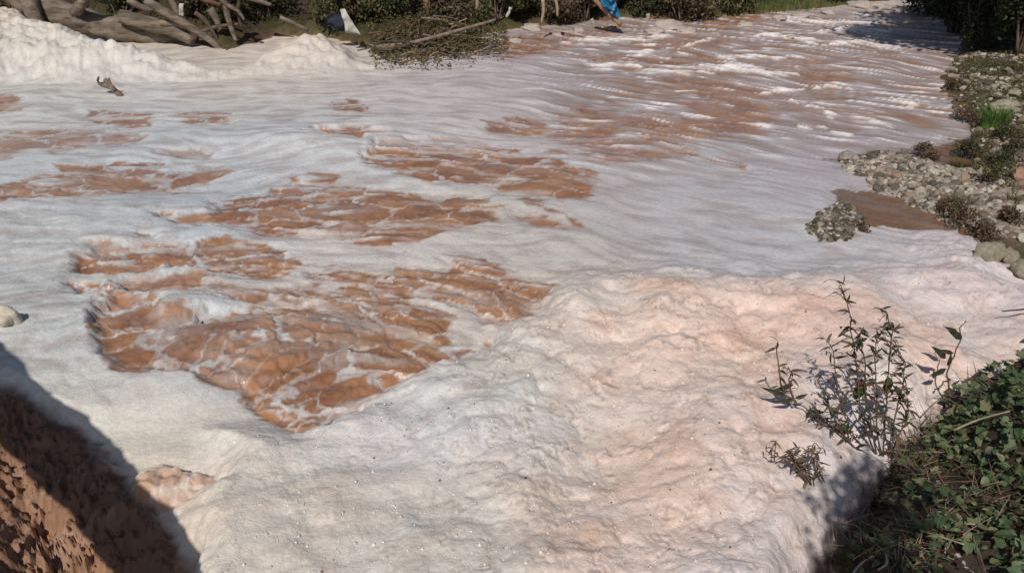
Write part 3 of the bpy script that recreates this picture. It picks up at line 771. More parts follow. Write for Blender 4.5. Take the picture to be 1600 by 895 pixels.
_ico = None
def ico_data():
    global _ico
    if _ico is None:
        p = (1 + 5 ** 0.5) / 2
        v = np.array([(-1, p, 0), (1, p, 0), (-1, -p, 0), (1, -p, 0), (0, -1, p), (0, 1, p), (0, -1, -p), (0, 1, -p), (p, 0, -1), (p, 0, 1), (-p, 0, -1), (-p, 0, 1)], float)
        v /= np.linalg.norm(v[0])
        f = np.array([(0, 11, 5), (0, 5, 1), (0, 1, 7), (0, 7, 10), (0, 10, 11), (1, 5, 9), (5, 11, 4), (11, 10, 2), (10, 7, 6), (7, 1, 8), (3, 9, 4), (3, 4, 2), (3, 2, 6), (3, 6, 8), (3, 8, 9), (4, 9, 5), (2, 4, 11), (6, 2, 10), (8, 6, 7), (9, 8, 1)])
        _ico = (v, f)
    return _ico

def pebble_cloud(name, pts, radii, parent, pal, smooth=False, squash=0.7):
    v, f = ico_data()
    n = len(pts)
    pts = np.asarray(pts); radii = np.asarray(radii)
    jit = 1 + RNG.normal(0, 0.16, (n, 12, 1)) if not smooth else 1.0
    sc = np.stack([RNG.uniform(0.8, 1.3, n), RNG.uniform(0.8, 1.2, n), RNG.uniform(0.55, 0.9, n) * squash / 0.7], 1) if not smooth else np.ones((n, 3))
    th = RNG.uniform(0, 6.28, n); c, s = np.cos(th), np.sin(th)
    vv = (v[None] * jit) * sc[:, None] * radii[:, None, None]
    xx = vv[..., 0] * c[:, None] - vv[..., 1] * s[:, None]; yy = vv[..., 0] * s[:, None] + vv[..., 1] * c[:, None]
    vv = np.stack([xx, yy, vv[..., 2]], -1) + pts[:, None]
    ff = (f[None] + 12 * np.arange(n)[:, None, None]).reshape(-1, 3)
    pal = np.array(pal)
    cc = pal[RNG.integers(0, len(pal), n)] * RNG.uniform(0.7, 1.25, (n, 1))
    me = np_mesh(name, vv.reshape(-1, 3), ff, smooth, np.repeat(cc, 12, 0))
    o = link(name, me, parent, M_PEBBLE if not smooth else M_BUBBLE)
    o['kind'] = 'stuff'
    return o
M_PEBBLE = tinted_mat('pebble', 0.9, 0, 0.4, 50, 0.2)
M_BUBBLE = tinted_mat('bubble', 0.12, 0, 0, 40, 0.6)
STONE_PAL = [(0.28, 0.245, 0.20), (0.19, 0.165, 0.135), (0.36, 0.32, 0.265), (0.11, 0.09, 0.07), (0.24, 0.17, 0.125), (0.42, 0.38, 0.32)]

def scatter(poly, n, zf=None, view=None):
    pts = np.array(poly)
    lo, hi = pts.min(0), pts.max(0)
    if view: lo = np.maximum(lo, view[0]); hi = np.minimum(hi, view[1])
    out = np.zeros((0, 2))
    while len(out) < n:
        q = RNG.uniform(lo, hi, (n * 3, 2))
        out = np.vstack([out, q[poly_sd(q[:, 0], q[:, 1], poly) > 0]])
    return out[:n]

# ------------------------------------------------------------------ gravel bar, islet and stony right bank
def pack(poly, n, rfun, view=None, gapf=0.78):
    got = []
    for q in scatter(poly, n * 14, view=view):
        r = rfun()
        if all((q[0] - a) ** 2 + (q[1] - b) ** 2 > (gapf * (r + c)) ** 2 for a, b, c in got):
            got.append((q[0], q[1], r))
            if len(got) >= n: break
    return got
bar_view = ((0, 5), (P(1640, 300).x, 40))
for x, y, r in pack(BAR, 280, lambda: min(0.20, 0.058 * math.exp(random.gauss(0, 0.55))), bar_view):
    place_stone(LAND['gravel_bar'], x, y, r)
q = scatter(BAR, 5200, view=bar_view)
pebble_cloud('gravel', np.column_stack([q, ground_z(q[:, 0], q[:, 1]) + 0.008]), RNG.lognormal(-3.55, 0.35, len(q)), LAND['gravel_bar'], STONE_PAL)
for x, y, r in pack(ISLET, 60, lambda: random.uniform(0.03, 0.065)):
    place_stone(LAND['gravel_islet'], x, y, r)
q = scatter(ISLET, 900)
pebble_cloud('gravel', np.column_stack([q, ground_z(q[:, 0], q[:, 1]) + 0.006]), RNG.lognormal(-3.7, 0.3, len(q)), LAND['gravel_islet'], [(0.13, 0.11, 0.085), (0.19, 0.165, 0.135), (0.08, 0.065, 0.05), (0.36, 0.33, 0.29), (0.10, 0.08, 0.055)])
# stones lying about the bank
bank_poly = wp((1470, 110), (1475, 150), (1505, 182), (1518, 210), (1520, 262), (1560, 285), (1680, 300), (1680, 90), (1500, 96))
for x, y, r in pack(bank_poly, 55, lambda: min(0.16, 0.06 * math.exp(random.gauss(0, 0.5)))):
    place_stone(LAND['ground'], x, y, r)
for (px_, py_, w_) in ((1486, 120, 11), (1497, 130, 8), (1573, 122, 18), (1588, 131, 11), (1500, 155, 17), (1558, 186, 18), (1590, 186, 14), (1558, 228, 14), (1531, 233, 10), (1520, 225, 8), (1365, 235, 22), (1325, 247, 14), (1552, 140, 10), (1340, 244, 9)):
    p = P(px_, py_, 0.2); place_stone(LAND['ground'] if px_ > 1470 else LAND['gravel_bar'], p.x, p.y, w_ * mpp(p.y) * 0.62)
q = scatter(bank_poly, 1300)
pebble_cloud('gravel', np.column_stack([q, ground_z(q[:, 0], q[:, 1]) + 0.006]), RNG.lognormal(-3.4, 0.4, len(q)), LAND['ground'], STONE_PAL)

def boulder(px_, py_, w_, seed, mat, label, squash=(1, 0.8, 0.75), z0=0.15, rot=0.4):
    p = P(px_, py_, z0)
    me = rock_mesh('boulder', seed, 4, 9, 0.22, squash); me.materials.append(mat)
    o = link('boulder', me)
    r = w_ * 0.5 * mpp(p.y, z0)
    o.location = (p.x, p.y, max(surf_z(p.x, p.y), 0.0) + r * 0.32); o.scale = (r, r, r); o.rotation_euler = (0.1, -0.1, rot)
    return tag(o, label, 'boulder')
boulder(1543, 410, 50, 3, M_BOULDER, 'yellowish boulder at the foam edge, leftmost and lowest of the pair below the gravel bar', rot=0.3)
boulder(1572, 404, 46, 5, M_BOULDER, 'pale knobbly boulder beside the gravel bar, just right of the lowest boulder', rot=1.5)
boulder(1600, 430, 46, 9, M_BOULDER, 'yellowish boulder cut by the right edge, nearest to the foam bank', rot=2.2)
boulder(1596, 276, 44, 12, M_ORANGE, 'smooth orange brown boulder on the bank above the gravel bar at the right edge', (1.2, 0.8, 0.6), 0.3, 0.2)
boulder(1574, 162, 42, 15, M_BOULDER, 'wide pale cream boulder behind the bright green grass tuft', (1.3, 0.8, 0.5), 0.3, 0.2)
boulder(1583, 148, 26, 18, M_BOULDER, 'cream boulder just above the wide pale one on the right bank', (1.1, 0.8, 0.6), 0.3, 0.9)

# ------------------------------------------------------------------ foliage builders
LEAF6 = np.array([(0, 0, 0), (0.30, 0.28, 0.06), (0.26, 0.62, 0.05), (0, 1, -0.10), (-0.26, 0.62, 0.05), (-0.30, 0.28, 0.06)])
LEAF6_F = np.array([(0, 1, 2), (0, 2, 3), (0, 3, 4), (0, 4, 5)])

def leaf_cloud(pos, size, pal, spread=0.5, nrm=None, aspect=1.0, dirs=None, droop=0.3):
    """leaves with their own outline; returns verts, faces, colours"""
    pos = np.asarray(pos); n = len(pos)
    size = np.broadcast_to(size, n) * RNG.uniform(0.65, 1.3, n)
    if nrm is None: nrm = np.tile([0, 0, 1.0], (n, 1))
    nrm = nrm + RNG.normal(0, spread, (n, 3)); nrm /= np.linalg.norm(nrm, axis=1, keepdims=True)
    dd = RNG.normal(0, 1, (n, 3)) if dirs is None else dirs + RNG.normal(0, 0.4, (n, 3))
    dd[:, 2] -= droop
    dd -= (dd * nrm).sum(1, keepdims=True) * nrm
    dd /= np.linalg.norm(dd, axis=1, keepdims=True) + 1e-9
    sd = np.cross(dd, nrm)
    L_ = LEAF6
    v = pos[:, None] + size[:, None, None] * (L_[None, :, 0:1] * aspect * sd[:, None] + L_[None, :, 1:2] * dd[:, None] + L_[None, :, 2:3] * nrm[:, None])
    f = (LEAF6_F[None] + 6 * np.arange(n)[:, None, None]).reshape(-1, 3)
    pal = np.array(pal)
    c = pal[RNG.integers(0, len(pal), n)] * RNG.uniform(0.65, 1.3, (n, 1))
    return v.reshape(-1, 3), f, np.repeat(c, 6, 0)

def blob_points(n, blobs, shell=0.55):
    """points spread through ellipsoids (cx,cy,cz,rx,ry,rz), more towards the outside"""
    w = np.array([b[3] * b[4] * b[5] for b in blobs]) ** 0.7; w /= w.sum()
    k = RNG.choice(len(blobs), n, p=w); B = np.array(blobs)[k]
    u = RNG.normal(0, 1, (n, 3)); u /= np.linalg.norm(u, axis=1, keepdims=True)
    r = (shell + (1 - shell) * RNG.random(n))[:, None] * (0.85 + 0.3 * RNG.random(n))[:, None]
    return B[:, :3] + u * r * B[:, 3:], u

def shrub(name, base, w, h, n, size, pal, label, cat='shrub', group=None, mat=None, nblob=9, aspect=0.9, stems=6, depth=None, droop=0.3, stem_mat=None):
    base = Vector(base); depth = depth or w
    o = empty(name, base)
    blobs = []
    for _ in range(nblob):
        a = random.uniform(0, 6.28); r = math.sqrt(random.random()) * 0.7
        zc = random.uniform(0.12, 0.8)
        s = random.uniform(0.22, 0.42)
        blobs.append((math.cos(a) * r * w * 0.5, math.sin(a) * r * depth * 0.5, zc * h, s * w * 0.6, s * depth * 0.6, s * h * 0.62))
    p, u = blob_points(n, blobs)
    p[:, 2] = np.abs(p[:, 2])
    v, f, c = leaf_cloud(p, size, pal, 0.7, u * 0.6 + np.array([0, 0, 0.5]), aspect, None, droop)
    fo = link('foliage', np_mesh('foliage', v, f, False, c), o, mat or M_LEAF)
    T = Tubes()
    for b in blobs[:stems + 3]:
        s0 = Vector((b[0] * 0.25, b[1] * 0.25, -0.08)); s1 = Vector((b[0], b[1], b[2] + b[5] * 0.5))
        mid_ = (s0 + s1) / 2 + Vector((random.uniform(-.1, .1) * w, random.uniform(-.1, .1) * w, 0.05 * h))
        T.add(curve([s0, mid_, s1], 6), taper(0.012 + 0.012 * h, 0.004, 6), 5)
    link('stem', T.mesh('stem'), o, stem_mat or M_TWIG)
    return tag(o, label, cat, group)

def grass_tuft(name, base, r, h, n, pal, label, cat='grass tuft', group=None, lean=0.5, width=0.006, mat=None):
    o = empty(name, base)
    k = 4
    a = RNG.uniform(0, 6.28, n); rr = np.sqrt(RNG.random(n)) * r
    bx, by = np.cos(a) * rr, np.sin(a) * rr
    hh = h * RNG.uniform(0.5, 1.15, n)
    la = a + RNG.normal(0, 0.7, n); ln = lean * RNG.uniform(0.2, 1.2, n) * hh
    side = np.stack([-np.sin(la), np.cos(la)], 1)
    V = np.zeros((n, 2 * k, 3))
    for j in range(k):
        t = j / (k - 1)
        cx = bx + np.cos(la) * ln * t * t; cy = by + np.sin(la) * ln * t * t; cz = hh * (t - 0.25 * t * t) - 0.02
        wd = width * (1 - t) + 0.0008
        V[:, 2 * j] = np.stack([cx + side[:, 0] * wd, cy + side[:, 1] * wd, cz], 1)
        V[:, 2 * j + 1] = np.stack([cx - side[:, 0] * wd, cy - side[:, 1] * wd, cz], 1)
    f0 = np.array([(2 * j, 2 * j + 1, 2 * j + 3, 2 * j + 2) for j in range(k - 1)])
    f = (f0[None] + 2 * k * np.arange(n)[:, None, None]).reshape(-1, 4)
    c = np.array(pal)[RNG.integers(0, len(pal), n)] * RNG.uniform(0.7, 1.3, (n, 1))
    link('blades', np_mesh('blades', V.reshape(-1, 3), f, False, np.repeat(c, 2 * k, 0)), o, mat or M_LEAF)
    return tag(o, label, cat, group)

OLIVE = [(0.10, 0.095, 0.035), (0.075, 0.075, 0.028), (0.13, 0.105, 0.05), (0.055, 0.06, 0.022)]
DARKG = [(0.035, 0.048, 0.016), (0.05, 0.062, 0.022), (0.026, 0.034, 0.013), (0.065, 0.06, 0.028)]
BROWN = [(0.13, 0.085, 0.05), (0.085, 0.058, 0.036), (0.17, 0.12, 0.075), (0.06, 0.042, 0.028)]
GREEN = [(0.07, 0.11, 0.026), (0.09, 0.125, 0.035), (0.05, 0.085, 0.02), (0.11, 0.12, 0.045)]
IVY = [(0.10, 0.14, 0.06), (0.065, 0.10, 0.042), (0.15, 0.175, 0.09), (0.05, 0.085, 0.036), (0.17, 0.17, 0.085)]

def on_ground(px_, py_, z=0.3):           # where the line of sight first meets the land
    x, y, w = ray(px_, py_)
    n = math.sqrt(x * x + y * y + w * w); x, y, w = x / n, y / n, w / n
    t = 1.5
    while t < 60:
        over = CAM_H + w * t - max(gz(x * t, y * t), 0.0)
        if over <= 0.01: break
        t += max(0.02, 0.45 * over)
    return Vector((x * t, y * t, max(gz(x * t, y * t), 0.0)))

# ------------------------------------------------------------------ far left bank: shrubs and grass behind the debris
far_shrubs = [  # photo x, photo y of the foot, width px, height m, palette, leaves, label
 (25, 28, 120, 1.1, DARKG, 2200, 'dark green shrub behind the left end of the fallen log'),
 (190, 22, 110, 1.2, DARKG, 2200, 'dark green shrub growing up behind the middle of the fallen log'),
 (300, 24, 90, 1.2, BROWN, 1800, 'brown dried shrub behind the tangle of grey branches'),
 (420, 30, 110, 1.3, DARKG, 2600, 'dark green bush above the peak of the far foam drift'),
 (515, 32, 90, 1.2, OLIVE, 2200, 'olive bush behind the navy cloth scrap'),
 (350, 26, 80, 1.0, DARKG, 1800, 'dark bush filling the hollow behind the upright grey branch'),
 (560, 22, 80, 1.4, BROWN, 2000, 'brown bush just right of the white rag'),
 (645, 20, 90, 1.5, DARKG, 2200, 'dark bush directly left of the tan tree stump'),
 (815, 14, 90, 1.6, DARKG, 2200, 'tall dark bush at the top edge right of the white stake'),
 (955, 12, 90, 1.7, DARKG, 2200, 'tall dark bush directly behind the blue plastic'),
 (600, 30, 100, 1.3, OLIVE, 2400, 'olive bush above the left end of the brush pile'),
 (690, 28, 100, 1.3, BROWN, 2400, 'brown leafy bush just right of the tan tree stump'),
 (775, 28, 90, 1.3, OLIVE, 2200, 'dusty olive bush behind the forked white stake'),
 (850, 28, 100, 1.4, BROWN, 2600, 'dry brown bush with hanging stalks left of the blue plastic'),
 (915, 27, 80, 1.4, BROWN, 2200, 'brown bush pressed against the plank with the blue plastic'),
 (1000, 28, 90, 1.5, DARKG, 2600, 'dark shaded bush just right of the blue plastic'),
 (1068, 30, 100, 1.5, BROWN, 3000, 'rounded brown green bush overhanging the shaded far inlet'),
 (1140, 12, 90, 1.4, OLIVE, 2200, 'olive bush at the left edge of the far grassy slope'),
 (1300, -2, 110, 1.6, OLIVE, 2200, 'dusty green bush at the right of the far grassy slope'),
]
for px_, py_, w_, h_, pal, n_, lab in far_shrubs:
    b = on_ground(px_, py_)
    shrub('shrub', b, w_ * mpp(b.y), h_, n_, 0.085, pal, lab, group='shrubs along the far bank', depth=1.6)
gp = []
for i in range(26):
    px_ = random.uniform(1120, 1300); b = on_ground(px_, random.uniform(-10, 20))
    gp.append(b)
o = empty('grass_slope', gp[0]); v_all = []
c_all = []; f_all = []; nn = 0
for _ in range(5200):
    px_, py_ = random.uniform(1110, 1310), random.uniform(-30, 24)
    gp.append((px_, py_))
g2 = np.array([tuple(P(a, b_, 0.5)[:2]) for a, b_ in gp[26:]])
gzv = ground_z(g2[:, 0], g2[:, 1])
n = len(g2); la = RNG.uniform(0, 6.28, n); hh = RNG.uniform(0.10, 0.30, n)
base = np.column_stack([g2, gzv - 0.02]); dirv = np.column_stack([np.cos(la) * 0.35, np.sin(la) * 0.35, np.ones(n)]) * hh[:, None]
side = np.column_stack([np.sin(la), -np.cos(la), np.zeros(n)]) * 0.012
Vg = np.stack([base - side, base + side, base + dirv], 1)
cg = np.array(GREEN)[RNG.integers(0, 4, n)] * RNG.uniform(0.6, 1.2, (n, 1))
bpy.data.objects.remove(o)
o = link('grass', np_mesh('grass', Vg.reshape(-1, 3), np.arange(3 * n).reshape(-1, 3), False, np.repeat(cg, 3, 0)), None, M_LEAF)
tag(o, 'short green grass on the slope beyond the far bend of the stream', 'grass', kind='stuff')

g2 = np.array([tuple(on_ground(random.uniform(-40, 1130), random.triangular(-60, 90, -10))) for _ in range(6500)])
g2 = g2[(g2[:, 2] > 0.25)]
v, f, c = leaf_cloud(g2 + np.column_stack([np.zeros((len(g2), 2)), RNG.uniform(0, 0.12, len(g2))]), 0.11, OLIVE + BROWN + DARKG[:2], 0.7, None, 0.6)
o = link('undergrowth', np_mesh('undergrowth', v, f, False, c), None, M_DRY)
tag(o, 'olive and brown undergrowth carpeting the far left bank between the shrubs', 'undergrowth', kind='stuff')

# ------------------------------------------------------------------ driftwood and litter on the far left shore
def px_curve(pts, Y, n, jit=0.0):
    out = []
    for i, p in enumerate(pts):
        yy = p[2] if len(p) > 2 else Y
        out.append(A(p[0], p[1], yy + random.uniform(-jit, jit)))
    return curve(out, n)

def branch_thing(name, label, cat, pts, Y, r_px, mat, seg=8, n=14, rough=0.25, group=None):
    c = px_curve(pts, Y, n)
    m = mpp(Y, 0.5)
    rr = [np.interp(i / n * (len(r_px) - 1), range(len(r_px)), r_px) * m for i in range(n + 1)]
    base = c[0].copy()
    T = Tubes().add(c, rr, seg, rough)
    o = link(name, relocate(T.mesh(name), base), None, mat)
    o.location = base
    return tag(o, label, cat, group)

YL = 20.4
log = empty('fallen_log', A(150, 62, YL))
base = log.location.copy()
m_ = mpp(YL, 0.6)
def log_part(name, pts, radii, mat, n=22, seg=14, rough=0.3, flat=1.0, Y=YL):
    c = px_curve(pts, Y, n)
    rr = [np.interp(i / n * (len(radii) - 1), range(len(radii)), radii) * m_ for i in range(n + 1)]
    return link(name, relocate(Tubes().add(c, rr, seg, rough, flat).mesh(name), base), log, mat)
log_part('trunk', [(-30, -40), (40, -2), (95, 22), (150, 38), (215, 50), (265, 62), (300, 76), (322, 84)], [18, 20, 20, 19, 18, 16, 12, 7], M_WOOD, 60, 22, 0.35)
log_part('root_stub', [(36, -24, 20.2), (48, 8, 20.0), (56, 30, 19.9), (62, 42, 19.8)], [13, 13, 12, 9], M_WOOD, 10, 12, 0.3)
log_part('branch_stub', [(118, 20, 20.2), (128, 6, 19.9), (138, -14, 19.8)], [9, 8, 5], M_WOOD, 8, 12, 0.35)
log_part('splintered_limb', [(188, 26, 20.1), (235, 38, 20.0), (275, 48, 19.9), (300, 66, 19.7)], [10, 13, 11, 6], M_WOOD, 12, 10, 0.4)
tag(log, 'thick weathered grey fallen log with broken stubs lying along the far foam', 'log')

branch_thing('dead_branch', 'long grey dead branch slanting from the log down onto the foam', 'branch', [(228, 0), (262, 22), (300, 44), (332, 66), (350, 84), (364, 97)], 19.6, [7, 7, 6, 5, 4, 3], M_WOOD)
branch_thing('dead_branch', 'dark forked branch crossing behind the slanting grey branch', 'branch', [(250, 36), (285, 40), (318, 58), (340, 72)], 19.8, [5, 5, 4, 3], M_TWIG)
branch_thing('dead_branch', 'thin bare branch arching over the dark hollow above the foam', 'branch', [(338, -8), (352, 6), (372, 18), (382, 32)], 19.7, [3.5, 3.5, 3, 2], M_WOOD)
branch_thing('dead_branch', 'upright grey branch standing in the dark hollow behind the foam', 'branch', [(350, -12), (355, 22), (362, 46), (369, 64)], 19.8, [6, 5, 4, 2.5], M_WOOD)
branch_thing('dead_branch', 'short pale broken branch leaning in the dark hollow, leftmost there', 'branch', [(328, 14), (338, 30), (345, 46)], 19.9, [7, 6, 3], M_WOOD)
branch_thing('dead_branch', 'pale branch lying across the bush above the foam peak', 'branch', [(386, -4), (404, 2), (424, 8)], 20.2, [4, 4, 2], M_WOOD)
for k_, (pts_, r_, lab_) in enumerate((
 ([(262, -8), (275, 14), (282, 34), (296, 52)], [5, 5, 4, 3], 'crooked dark branch hanging between the log and the dark hollow'),
 ([(305, 20), (322, 34), (336, 56), (346, 70)], [4, 4, 3, 2], 'thin dark branch parallel to the slanting grey branch, just above it'),
 ([(375, -6), (372, 20), (378, 44)], [3, 3, 2], 'thin upright dark twig right of the standing grey branch'),
 ([(312, 50), (340, 42), (372, 38)], [3, 3, 2], 'thin level branch crossing the dark hollow'),
 ([(200, 0), (222, 12), (246, 14)], [5, 5, 3], 'short broken branch lying on top of the fallen log'))):
    branch_thing('dead_branch', lab_, 'branch', pts_, 19.9, r_, M_TWIG if k_ < 4 else M_WOOD)
branch_thing('stick', 'straight grey stick lying on the peak of the far foam drift', 'stick', [(438, 27), (460, 37), (482, 48)], 19.5, [3, 3, 2.5], M_WOOD)
branch_thing('dead_branch', 'reddish brown branch at the top edge above the dark hollow', 'branch', [(305, -6), (325, 2), (345, 8)], 20.0, [4, 4, 3], M_REDWOOD)

def rag(name, label, cat, quad, Y, mat, seed, nx=10, ny=12, amp=0.05, thick=0.012):
    """crumpled sheet between four photo points (tl, tr, br, bl)"""
    rnd = random.Random(seed)
    off = Vector((rnd.random() * 30, rnd.random() * 30, 0))
    c = [A(p[0], p[1], p[2] if len(p) > 2 else Y) for p in quad]
    V = []; Fs = []
    for s in (0, 1):
        for j in range(ny + 1):
            for i in range(nx + 1):
                u, v = i / nx, j / ny
                p = (c[0] * (1 - u) + c[1] * u) * (1 - v) + (c[3] * (1 - u) + c[2] * u) * v
                ed = 0.10 * (c[1] - c[0]).length * mnoise.noise(Vector((v * 5, s * 0, seed)))
                q = Vector((p.x * 5, p.y * 5, p.z * 5)) + off
                p = p + Vector((ed * (u - 0.5) * 2 + amp * 0.5 * mnoise.noise(q * 0.8), amp * 2.2 * mnoise.noise(q) + amp * mnoise.noise(q * 2.3) + s * thick, amp * 0.7 * mnoise.noise(q * 1.4 + Vector((5, 5, 5)))))
                V.append(p)
    n1 = (nx + 1) * (ny + 1)
    for s in (0, 1):
        for j in range(ny):
            for i in range(nx):
                a = s * n1 + j * (nx + 1) + i
                q = (a, a + 1, a + nx + 2, a + nx + 1)
                Fs.append(q if s == 0 else q[::-1])
    edge = [i for i in range(nx)] + [j * (nx + 1) + nx for j in range(ny)] + [ny * (nx + 1) + nx - i for i in range(nx)] + [(ny - j) * (nx + 1) for j in range(ny)]
    for k in range(len(edge)):
        a, b = edge[k], edge[(k + 1) % len(edge)]
        Fs.append((b, a, a + n1, b + n1))
    me = bpy.data.meshes.new(name)
    base = c[3].copy()
    me.from_pydata([tuple(p - base) for p in V], [], Fs)
    for p in me.polygons: p.use_smooth = True
    o = link(name, me, None, mat); o.location = base
    return tag(o, label, cat)
rag('white_rag', 'dirty white torn plastic rag hanging to a point on the far foam', 'rag', [(532, 14), (539, 14), (564, 56), (541, 52)], 19.2, M_RAG, 3)
rag('navy_cloth', 'dark navy cloth scrap caught left of the white rag', 'cloth', [(510, 24), (534, 22), (540, 48), (512, 44)], 19.5, M_NAVY, 8, amp=0.07)
rag('white_rag', 'small white scrap caught among branches right of the fallen log', 'rag', [(280, 6), (287, 6), (286, 26), (280, 24)], 19.8, M_RAG, 14, 5, 8, 0.03)
rag('plastic_sheet', 'bright blue plastic sheet snagged on a plank on the far bank', 'plastic sheet', [(934, -12), (958, -12), (969, 25), (947, 21)], 21.4, M_BLUE, 21, 16, 18, 0.16)
branch_thing('plank', 'brown slanting plank holding the blue plastic on the far bank', 'plank', [(922, -10), (940, 10), (955, 26), (971, 39)], 21.5, [4.5, 4.5, 4.5, 4], M_TAN, 6, 8, 0.1)
st = branch_thing('tree_stump', 'tan barkless stump with ragged roots at the top edge above the brush pile', 'stump', [(664, -24), (667, -6), (668, 8), (672, 26)], 20.6, [8, 9, 9, 4], M_TAN, 10, 10, 0.35)
branch_thing('stake', 'forked pale white stake leaning right of the brush pile', 'stake', [(791, 27), (795, 20), (798, 12)], 20.3, [2, 2.5, 3], M_RAG, 6, 5, 0.2)
for k, (a, b_, c_, d_) in enumerate(((866, -6, 871, 26), (848, 0, 846, 36), (924, 30, 927, 44), (1012, 22, 1010, 36), (700, -4, 706, 24), (745, -6, 742, 20))):
    branch_thing('dry_stalk', ['pale hanging stalk in the brown bush left of the blue plastic', 'thin drooping stalk left of the pale hanging stalk', 'short white stalk at the waterline below the blue plastic', 'short pale stalk at the waterline right of the blue plastic', 'thin dry stalk right of the tan stump', 'thin dry stalk left of the forked white stake'][k], 'stalk', [(a, b_), ((a + c_) / 2 + 2, (b_ + d_) / 2), (c_, d_)], 20.8, [3, 3, 1.5], M_STRAW, 6, 8, 0.3)

# brush pile at the foot of the bank
pile = empty('brush_pile', on_ground(680, 78))
pb = pile.location.copy()
tag(pile, 'heap of drift twigs and olive mossy litter at the far waterline', 'brush pile')
pn = 2600
pp_ = np.array([(random.uniform(575, 790), random.gauss(0, 1)) for _ in range(pn)])
pos = []
for a, g in pp_:
    t = (a - 575) / 215
    ymid = 66 - 26 * max(0, t - 0.55) * 1.6
    b_ = ymid + g * (15 - 6 * abs(t - 0.4))
    p = P(a, min(b_, 94 - 14 * max(0, t - 0.6)), 0.25); pos.append((p.x, p.y, max(gz(p.x, p.y), 0.02) + random.uniform(0.02, 0.30)))
v, f, c = leaf_cloud(np.array(pos) - np.array(pb), 0.085, [(0.13, 0.115, 0.045), (0.10, 0.085, 0.035), (0.17, 0.13, 0.07), (0.085, 0.085, 0.03)], 0.6, None, 0.6)
link('mossy_litter', np_mesh('mossy_litter', v, f, False, c), pile, M_DRY)['kind'] = 'stuff'
for k in range(110):
    a = random.uniform(585, 775); t = (a - 585) / 190
    b_ = random.uniform(60, 95 - 14 * t)
    p = P(a, b_, 0.2); z0 = max(gz(p.x, p.y), 0.0) + random.uniform(0.02, 0.22)
    an = random.gauss(0.0, 0.55) + (0 if random.random() < 0.7 else 1.3); L_ = random.uniform(0.25, 0.8)
    dv = Vector((math.cos(an), math.sin(an) * 0.5, random.gauss(0.05, 0.22))) * L_
    p0 = Vector((p.x, p.y, z0)) - dv * 0.5
    cv = curve([p0, p0 + dv * 0.5 + Vector((0, 0, random.uniform(-.06, .08))), p0 + dv], 6)
    ro = random.uniform(0.010, 0.026)
    link('twig', relocate(Tubes().add(cv, taper(ro, ro * 0.4, 6), 5).mesh('twig'), pb), pile, random.choice([M_TWIG, M_TWIG, M_WOOD, M_STRAW, M_REDWOOD]))
branch_thing('long_branch', 'long thin curved branch sweeping over the top of the brush pile', 'branch', [(588, 74), (630, 70), (680, 58), (730, 44), (775, 31)], 18.9, [3.5, 3.5, 3, 2.5, 2], M_TWIG)
branch_thing('looped_branch', 'dark looping branch at the left end of the brush pile', 'branch', [(640, 70), (605, 78), (585, 74), (598, 65), (640, 66)], 18.4, [1.6, 2, 2, 1.6, 1.4], M_TWIG)

# forked driftwood stuck in the foam
dw = empty('driftwood', P(185, 152))
db = dw.location.copy()
mY = mpp(db.y)
def dw_part(name, pts, r, mat):
    c = [A(a, b_, db.y + 0.1 * math.sin(a)) for a, b_ in pts]
    link(name, relocate(Tubes().add(curve(c, 8), taper(r[0] * mY, r[1] * mY, 8), 7, 0.3).mesh(name), db), dw, mat)
dw_part('stem', [(197, 156), (186, 148), (176, 138), (164, 124)], (5.5, 3), M_TWIG)
dw_part('fork', [(176, 138), (160, 134), (153, 128), (154, 121)], (3, 1.6), M_TWIG)
dw_part('fork', [(180, 142), (173, 132), (170, 122)], (2.5, 1.4), M_TWIG)
dw_part('fork', [(172, 136), (166, 130), (158, 130)], (2.2, 1.2), M_WOOD)
tag(dw, 'small dark forked branch sticking out of the far left foam', 'driftwood')

# ------------------------------------------------------------------ foam clumps adrift upstream
clumps = [(872, 56, 16, 'round foam clump alone in the brown water left of the white ridge'), (806, 66, 20, 'wide flat foam clump at the left of the far brown pool'),
 (905, 48, 16, 'foam clump close under the plank with the blue plastic'), (776, 66, 22, 'foam clump touching the right end of the brush pile'),
 (832, 46, 30, 'foam clump against the far shore below the brown bush'), (1218, 33, 20, 'pale foam clump below the far grassy slope, left of its neighbour'),
 (1165, 40, 22, 'foam clump at the right end of the shaded far inlet'), (1250, 28, 22, 'foam clump against the foot of the far grassy slope'),
 (1294, 22, 20, 'cream foam clump on the far shore right of the grassy slope'), (1045, 45, 42, 'largest foam clump, piled left of the shaded far inlet'),
 (1072, 51, 28, 'foam clump just right of the largest far one'), (1022, 52, 26, 'foam clump just left of the largest far one'),
 (1345, 12, 34, 'foam clump at the far bend, leftmost of the three there'), (1374, 15, 30, 'foam clump at the far bend, middle one of the three there'),
 (1404, 20, 22, 'foam clump at the far bend, nearest to the dark thicket'), (1234, 62, 13, 'tiny white foam fleck on the open grey water midstream')]
def clump_mesh(seed):
    v, f = ico_data()
    import bmesh
    bm = bmesh.new(); bmesh.ops.create_icosphere(bm, subdivisions=3, radius=1)
    off = Vector((seed * 7.1, seed * 3.3, 0))
    for vv in bm.verts:
        p = vv.co
        k = 1 + 0.5 * mnoise.noise(p * 1.5 + off) + 0.3 * abs(mnoise.noise(p * 3.4 + off))
        vv.co = Vector((p.x * k, p.y * k * 0.9, p.z * k * 0.62))
    me = bpy.data.meshes.new('foam_clump'); bm.to_mesh(me); bm.free()
    for p in me.polygons: p.use_smooth = True
    me.materials.append(M_FROTH)
    return me
M_FROTH = ramp_mat('froth', [(0.3, (0.36, 0.29, 0.25)), (0.7, (0.50, 0.43, 0.385))], 0.7, 0.4, 14, 5.0)
CL = [clump_mesh(k) for k in range(4)]
